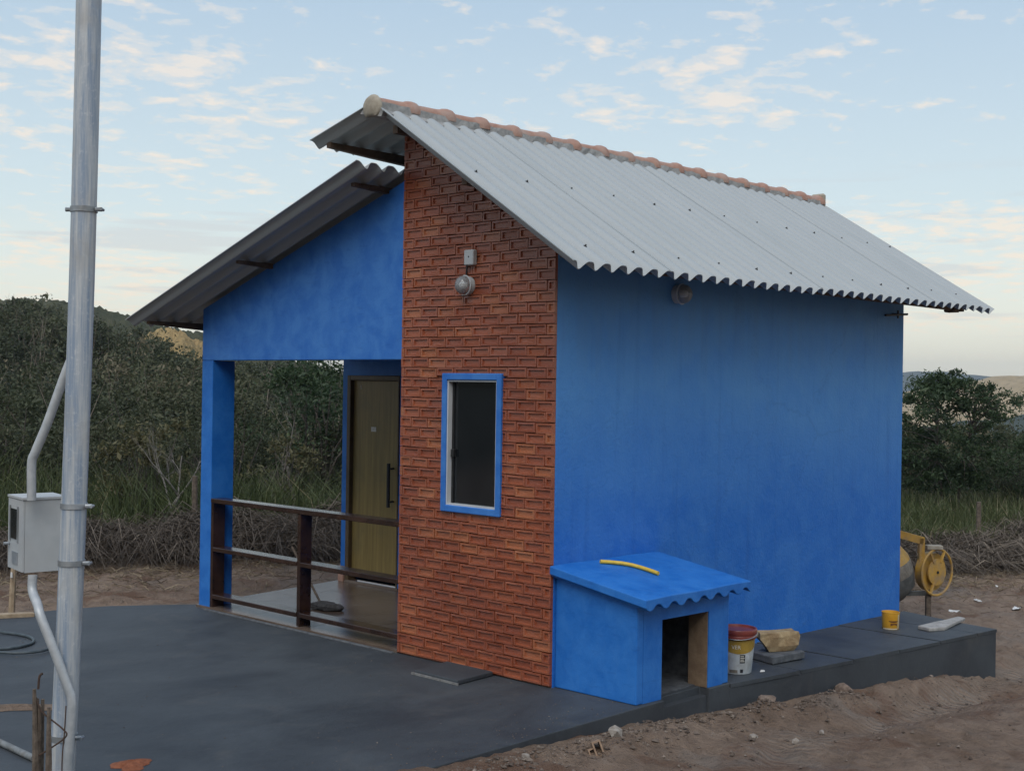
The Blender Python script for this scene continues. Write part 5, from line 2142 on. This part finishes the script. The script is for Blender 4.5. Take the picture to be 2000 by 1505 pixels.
# the tree to the right of the house: trunk, limbs, layered feathery foliage
def right_tree():
    x, y = 18.0, 5.42
    z0_ = gz(x, y)
    H = 2.56-z0_
    t_ = thing('tree', (x, y, z0_), 'dark green spreading tree beyond the right end of the house', 'tree')
    rng = np.random.default_rng(77)
    tr = MB()
    trunk = [Vector((0, 0, -0.2)), Vector((0.03, -0.02, 0.6)), Vector((-0.02, 0.03, 1.2)), Vector((-0.05, 0.03, 1.9)), Vector((-0.06, 0.05, H*0.95))]
    tr.tube(smooth_path(trunk, 4), [0.055-0.048*i/16 for i in range(17)], 8)
    second = [Vector((0.25, -0.27, -0.2)), Vector((0.28, -0.30, 0.6)), Vector((0.36, -0.38, 1.3)), Vector((0.52, -0.55, H*0.80))]
    tr.tube(smooth_path(second, 4), [0.04-0.033*i/12 for i in range(13)], 8)
    lv = Bag()
    vrn = np.array([rt.x, rt.y, 0])
    vfn = np.array([fw.x, fw.y, 0])
    fans = []
    # (lateral, height, radius) of leaf sprays, viewed from the front; depth varies
    spec = []
    for k in range(118):
        a = rng.uniform(0, 1)
        hgt = H*(0.20+0.74*a)
        lim = np.interp(hgt/H, [0.2, 0.5, 0.7, 0.85, 0.93, 1.0], [0.60, 1.10, 1.25, 0.95, 0.40, 0.12])
        lat = rng.uniform(-1, 1)*lim+np.interp(hgt/H, [0.3, 0.7, 0.86, 1.0], [0.15, 0.25, 0.22, -0.12])
        spec.append((lat, hgt, rng.uniform(0.16, 0.36), rng.uniform(-0.9, 0.9)*lim))
    for k in range(12):
        spec.append((rng.normal(-0.06, 0.14), H*rng.uniform(0.84, 1.0), rng.uniform(0.12, 0.2), rng.normal(0, 0.12)))
    for k in range(10):
        spec.append((rng.normal(0.85, 0.2), H*rng.uniform(0.70, 0.94), rng.uniform(0.14, 0.26), rng.normal(0, 0.25)))
    for (lat, hgt, rad, dep) in spec:
        c = vrn*lat+vfn*dep+np.array([0, 0, hgt])
        nsp = int(26+rad*70)
        for _ in range(3):
            # a frond: leaflets along an arching rachis
            az = rng.uniform(0, 6.28)
            dirn = np.array([math.cos(az), math.sin(az), rng.uniform(-0.15, 0.35)])
            tt = rng.uniform(0, 1, nsp)
            arch = -0.22*tt**2*rad
            base_p = c+dirn[None]*tt[:, None]*rad*1.5+np.array([0, 0, 1])[None]*arch[:, None]+rng.normal(0, rad*0.22, (nsp, 3))*np.array([1, 1, 1.1])
            V, F = leaves(base_p, 0.078, rng, 0.38, flat=0.5)
            tone = np.clip(0.42+rng.uniform(-0.2, 0.2)+rng.normal(0, 0.1, nsp), 0, 1)
            lv.add(V, F, np.repeat(tone, 4))
        root = trunk[2].lerp(trunk[4], min(1, max(0, (hgt/H-0.45)*1.6))) if lat < 0.35 else second[2].lerp(second[3], min(1, max(0, (hgt/H-0.5)*2)))
        mid = root.lerp(Vector(c), 0.55)+Vector((0, 0, 0.05))
        tr.tube([root, mid, Vector(c)], [0.014, 0.009, 0.004], 5, cap=False)
    for nm, me in (('crown', lv.mesh('crown', LEAF_TREE)), ('trunk', tr.mesh('trunk', BARK))):
        o = bpy.data.objects.new(nm, me)
        COL.objects.link(o)
        o.parent = t_


right_tree()
place_shrub(PROTO_D, 19.6, 4.0, 0.68, 0.5, 'rounded dark bush at the right edge below the tan hills', name='dark_bush', cat='shrub')
place_shrub(PROTO_D, 16.6, 7.3, 0.85, 2.0, 'dark bush between the house wall and the spreading tree', name='dark_bush', cat='shrub')

# hillside scrub: reads as one mass
hb_ = Bag()
tw = Bag()
rng = np.random.default_rng(5)
N = 0
lib = []
for k in range(6):
    C, P, T = shrub_points(np.random.default_rng(300+k), 2.4, 2.7, 40, 2000, 0.03)
    lib.append((C, P, T))
cells = []
for s_ in np.concatenate([np.linspace(18, 60, 20), np.linspace(63, 97, 12)]):
    t_cam = (s_+8.55)
    qa = -3.27-0.12*t_cam
    qb = -3.27+0.24*t_cam
    step = 1.30+0.009*s_*1.1
    for q_ in np.arange(qa, qb, step):
        cells.append((s_+rng.uniform(-1.2, 1.2), q_+rng.uniform(-0.8, 0.8), 1))
for s_ in np.linspace(20, 80, 15):
    t_cam = (s_+8.55)/0.83
    qa = -3.27+0.60*t_cam
    qb = -3.27+0.74*t_cam
    for q_ in np.arange(qa, qb, 2.2+s_*0.02):
        cells.append((s_+rng.uniform(-1.5, 1.5), q_+rng.uniform(-0.8, 0.8), 0))
for (s_, q_, lf) in cells:
    x_, y_ = sq(s_, q_)
    C, P, T = lib[rng.integers(6)]
    dist = s_+8.5
    keep = float(np.clip(1.15-dist/110, 0.34, 1.0))
    m_ = rng.uniform(size=len(P)) < keep
    sc = rng.uniform(0.50, 1.10)*(1.0 if lf else 0.8)
    if rng.uniform() < 0.10:
        sc *= 1.35
    a = rng.uniform(0, 6.28)
    Q = P[m_]*np.array([1, 1, rng.uniform(0.75, 1.2)])*sc
    Q = np.stack([Q[:, 0]*math.cos(a)-Q[:, 1]*math.sin(a), Q[:, 0]*math.sin(a)+Q[:, 1]*math.cos(a), Q[:, 2]], 1)
    Q += np.array([x_, y_, gz(x_, y_)-0.1])
    V, F = leaves(Q, 0.050+0.0019*dist, rng, 0.5)
    tone = rng.choice([0.15, 0.32, 0.45, 0.60, 0.80], p=[0.22, 0.28, 0.25, 0.16, 0.09])
    hb_.add(V, F, np.repeat(np.clip(tone+T[m_]*0.9+rng.normal(0, 0.06, m_.sum()), 0, 1), 4))
    if rng.uniform() < 0.8 and dist < 85:
        k = rng.integers(4, 12)
        p0 = np.repeat(np.array([[x_, y_, gz(x_, y_)]]), k, 0)+rng.normal(0, 0.3, (k, 3))*np.array([1, 1, 0])
        p2 = p0+np.stack([rng.normal(0, 0.6, k), rng.normal(0, 0.6, k), rng.uniform(1.4, 3.0, k)*sc], 1)
        p1 = (p0+p2)/2+rng.normal(0, 0.18, (k, 3))
        V, F = strips(p0, p1, p2, 0.008+0.00022*dist, rng)
        tw.add(V, F, np.repeat(np.clip(rng.uniform(0.2, 0.8, k), 0, 1), 6))
o = link('hillside_scrub', hb_.mesh('hillside_scrub', LEAF))
o['kind'] = 'stuff'
tag(o, 'dense dark scrub covering the slope behind the house', 'scrub')
o = link('hillside_twigs', tw.mesh('hillside_twigs', DRYBRUSH))
o['kind'] = 'stuff'
tag(o, 'thin pale bare stems standing among the hillside scrub', 'twigs')

# tall green grass
def grass_field(name, label, qa, qb, sa, sb, n, h, mat, w, tone, lean=0.35, seed=1, clump=0.0):
    rng = np.random.default_rng(seed)
    q = rng.uniform(qa, qb, n)
    s = sa+(sb-sa)*rng.beta(1.1, 1.6, n)
    if clump:
        kk = 0.5+0.5*np.sin(q*2.3+np.sin(s*1.9)*2)*np.sin(s*1.7+q*0.6)
        keep = rng.uniform(size=n) < (1-clump+clump*kk)
        q, s = q[keep], s[keep]
        n = len(q)
    x, y = sq(s, q)
    z = ground_z(x, y)
    P0 = np.stack([x, y, z-0.05], 1)
    hh = h*rng.uniform(0.5, 1.2, n)*(0.8+0.25*np.sin(q*1.3+s))
    L_ = rng.normal(0, lean, (n, 2))*hh[:, None]
    P2 = P0+np.stack([L_[:, 0], L_[:, 1], hh], 1)
    P1 = P0+np.stack([L_[:, 0]*0.30, L_[:, 1]*0.30, hh*0.62], 1)
    V, F = strips(P0, P1, P2, w*rng.uniform(0.6, 1.4, n), rng)
    T = np.clip(tone+rng.normal(0, 0.2, n)+0.12*np.sin(q*1.9+s*0.8), 0, 1)
    b = Bag()
    b.add(V, F, np.repeat(T, 6))
    o = link(name, b.mesh(name, mat))
    o['kind'] = 'stuff'
    return tag(o, label, 'grass')


grass_field('tall_grass', 'tall green grass behind the dry brush left of the house', -7.5, 8.5, 8.3, 15.0, 24000, 0.92, GRASS, 0.0070, 0.36, 0.34, 2, 0.75)
grass_field('tall_grass', 'tall green grass behind the dry brush right of the house', 8.5, 22.0, 8.3, 15.5, 22000, 0.72, GRASS, 0.0075, 0.50, 0.30, 3, 0.4)


# heap of dry pulled-up grass along the edge of the yard
def brush_heap(name, label, qa, qb, s0, depth_, height, n, seed, tone, w):
    rng = np.random.default_rng(seed)
    q = rng.uniform(qa, qb, n)
    u = rng.uniform(0, 1, n)
    s = s0+0.18*np.sin(q*1.7)+0.12*np.sin(q*4.1+1)+u*depth_
    x, y = sq(s, q)
    z = ground_z(x, y)
    top = height*(0.75+0.25*np.sin(q*0.9+2)+0.15*np.sin(q*3.3))*np.sin(np.pi*np.clip(0.18+u*0.62, 0, 1))
    zz_ = z+top*rng.uniform(0.12, 1.0, n)**0.8
    P0 = np.stack([x, y, zz_], 1)
    ln = rng.uniform(0.30, 0.95, n)
    a = rng.uniform(0, 6.28, n)
    toward = np.array([-0.466, -0.884])
    dx = np.cos(a)*0.9+toward[0]*0.35
    dy = np.sin(a)*0.9+toward[1]*0.35
    P1 = P0+np.stack([dx*ln*0.5, dy*ln*0.5, rng.uniform(0.0, 0.26, n)*ln], 1)
    P2 = P0+np.stack([dx*ln, dy*ln, -rng.uniform(0.0, 0.55, n)*ln], 1)
    gz2 = ground_z(P2[:, 0], P2[:, 1], False)+0.005
    P2[:, 2] = np.maximum(P2[:, 2], gz2)
    V, F = strips(P0, P1, P2, w*rng.uniform(0.6, 1.5, n), rng)
    T = np.clip(tone+rng.normal(0, 0.22, n), 0, 1)
    b = Bag()
    b.add(V, F, np.repeat(T, 6))
    o = link(name, b.mesh(name, DRYBRUSH))
    o['kind'] = 'stuff'
    return tag(o, label, 'brush')


brush_heap('dry_brush', 'grey tangled heap of dry grass along the yard left of the house', -7.5, 8.6, 7.4, 1.3, 0.52, 24000, 9, 0.38, 0.0048)
brush_heap('dry_brush', 'grey tangled bank of dry grass along the yard right of the house', 8.6, 22, 7.5, 1.9, 0.50, 20000, 10, 0.46, 0.0058)

# loose straw over the soil at the back of the yard
rng = np.random.default_rng(15)
n = 5200
q = rng.uniform(-7, 16, n)
s = 7.3-np.abs(rng.normal(0, 1.0, n))
x, y = sq(s, q)
ok = ~((x > -0.1) & (x < 5.5) & (y < 4.6)) & ~((y < 5.5-0.3*(x+1.6)) & (x < 0.2))
x, y = x[ok], y[ok]
n = len(x)
z = ground_z(x, y)+0.006
a = rng.uniform(0, 6.28, n)
ln = rng.uniform(0.06, 0.30, n)
P0 = np.stack([x, y, z], 1)
P2 = P0+np.stack([np.cos(a)*ln, np.sin(a)*ln, rng.uniform(0, 0.03, n)], 1)
P2[:, 2] = np.maximum(P2[:, 2], ground_z(P2[:, 0], P2[:, 1])+0.004)
P1 = (P0+P2)/2+np.stack([np.zeros(n), np.zeros(n), rng.uniform(0.0, 0.05, n)], 1)
V, F = strips(P0, P1, P2, 0.0045, rng)
b = Bag()
b.add(V, F, np.repeat(np.clip(rng.normal(0.45, 0.25, n), 0, 1), 6))
o = link('loose_straw', b.mesh('loose_straw', STRAW))
o['kind'] = 'stuff'
tag(o, 'loose straw scattered over the soil in front of the dry brush', 'straw')

# fence posts
for (x_, y_, ztop, lab) in ((2.345, 8.232, 0.93, 'short grey wooden fence post left of the blue porch post'), (13.68, 2.745, 0.36, 'thin dark fence post in the dry bank right of the mixer')):
    m = MB()
    g0 = gz(x_, y_)
    m.tube([(x_, y_, g0-0.2), (x_+0.01, y_, (g0+ztop)/2), (x_+0.005, y_, ztop)], [0.042, 0.040, 0.036], 8)
    tag(m.build('fence_post', STAKE), lab, 'post')

# ------------------------------------------------------------------ haze
hm_ = bpy.data.materials.new('evening_haze')
hm_.use_nodes = True
t = hm_.node_tree
for n in list(t.nodes):
    t.nodes.remove(n)
pv = nd(t, 'ShaderNodeVolumePrincipled')
pv.inputs['Color'].default_value = (0.80, 0.86, 0.95, 1)
pv.inputs['Density'].default_value = 0.00030
pv.inputs['Anisotropy'].default_value = 0.2
out = nd(t, 'ShaderNodeOutputMaterial')
lk(t, pv.outputs[0], out.inputs['Volume'])
m = MB()
m.box(-2520, 2520, -2520, 2520, -32, 60)
hz_o = m.build('haze', hm_)
hz_o['kind'] = 'stuff'
tag(hz_o, 'thin pale evening haze over the valley and hills', 'haze')

# worn arrises on render and concrete
for ob in list(bpy.data.objects):
    if ob.type == 'MESH' and ob.name.split('.')[0] in ('side_panel', 'roof_slab', 'gable_wall', 'porch_post', 'side_wall', 'side_walk', 'patio', 'slab', 'concrete_slab', 'broken_board', 'timber_offcut'):
        bv = ob.modifiers.new('bevel', 'BEVEL')
        bv.width = 0.007
        bv.segments = 2
        bv.limit_method = 'ANGLE'
        bv.angle_limit = math.radians(50)
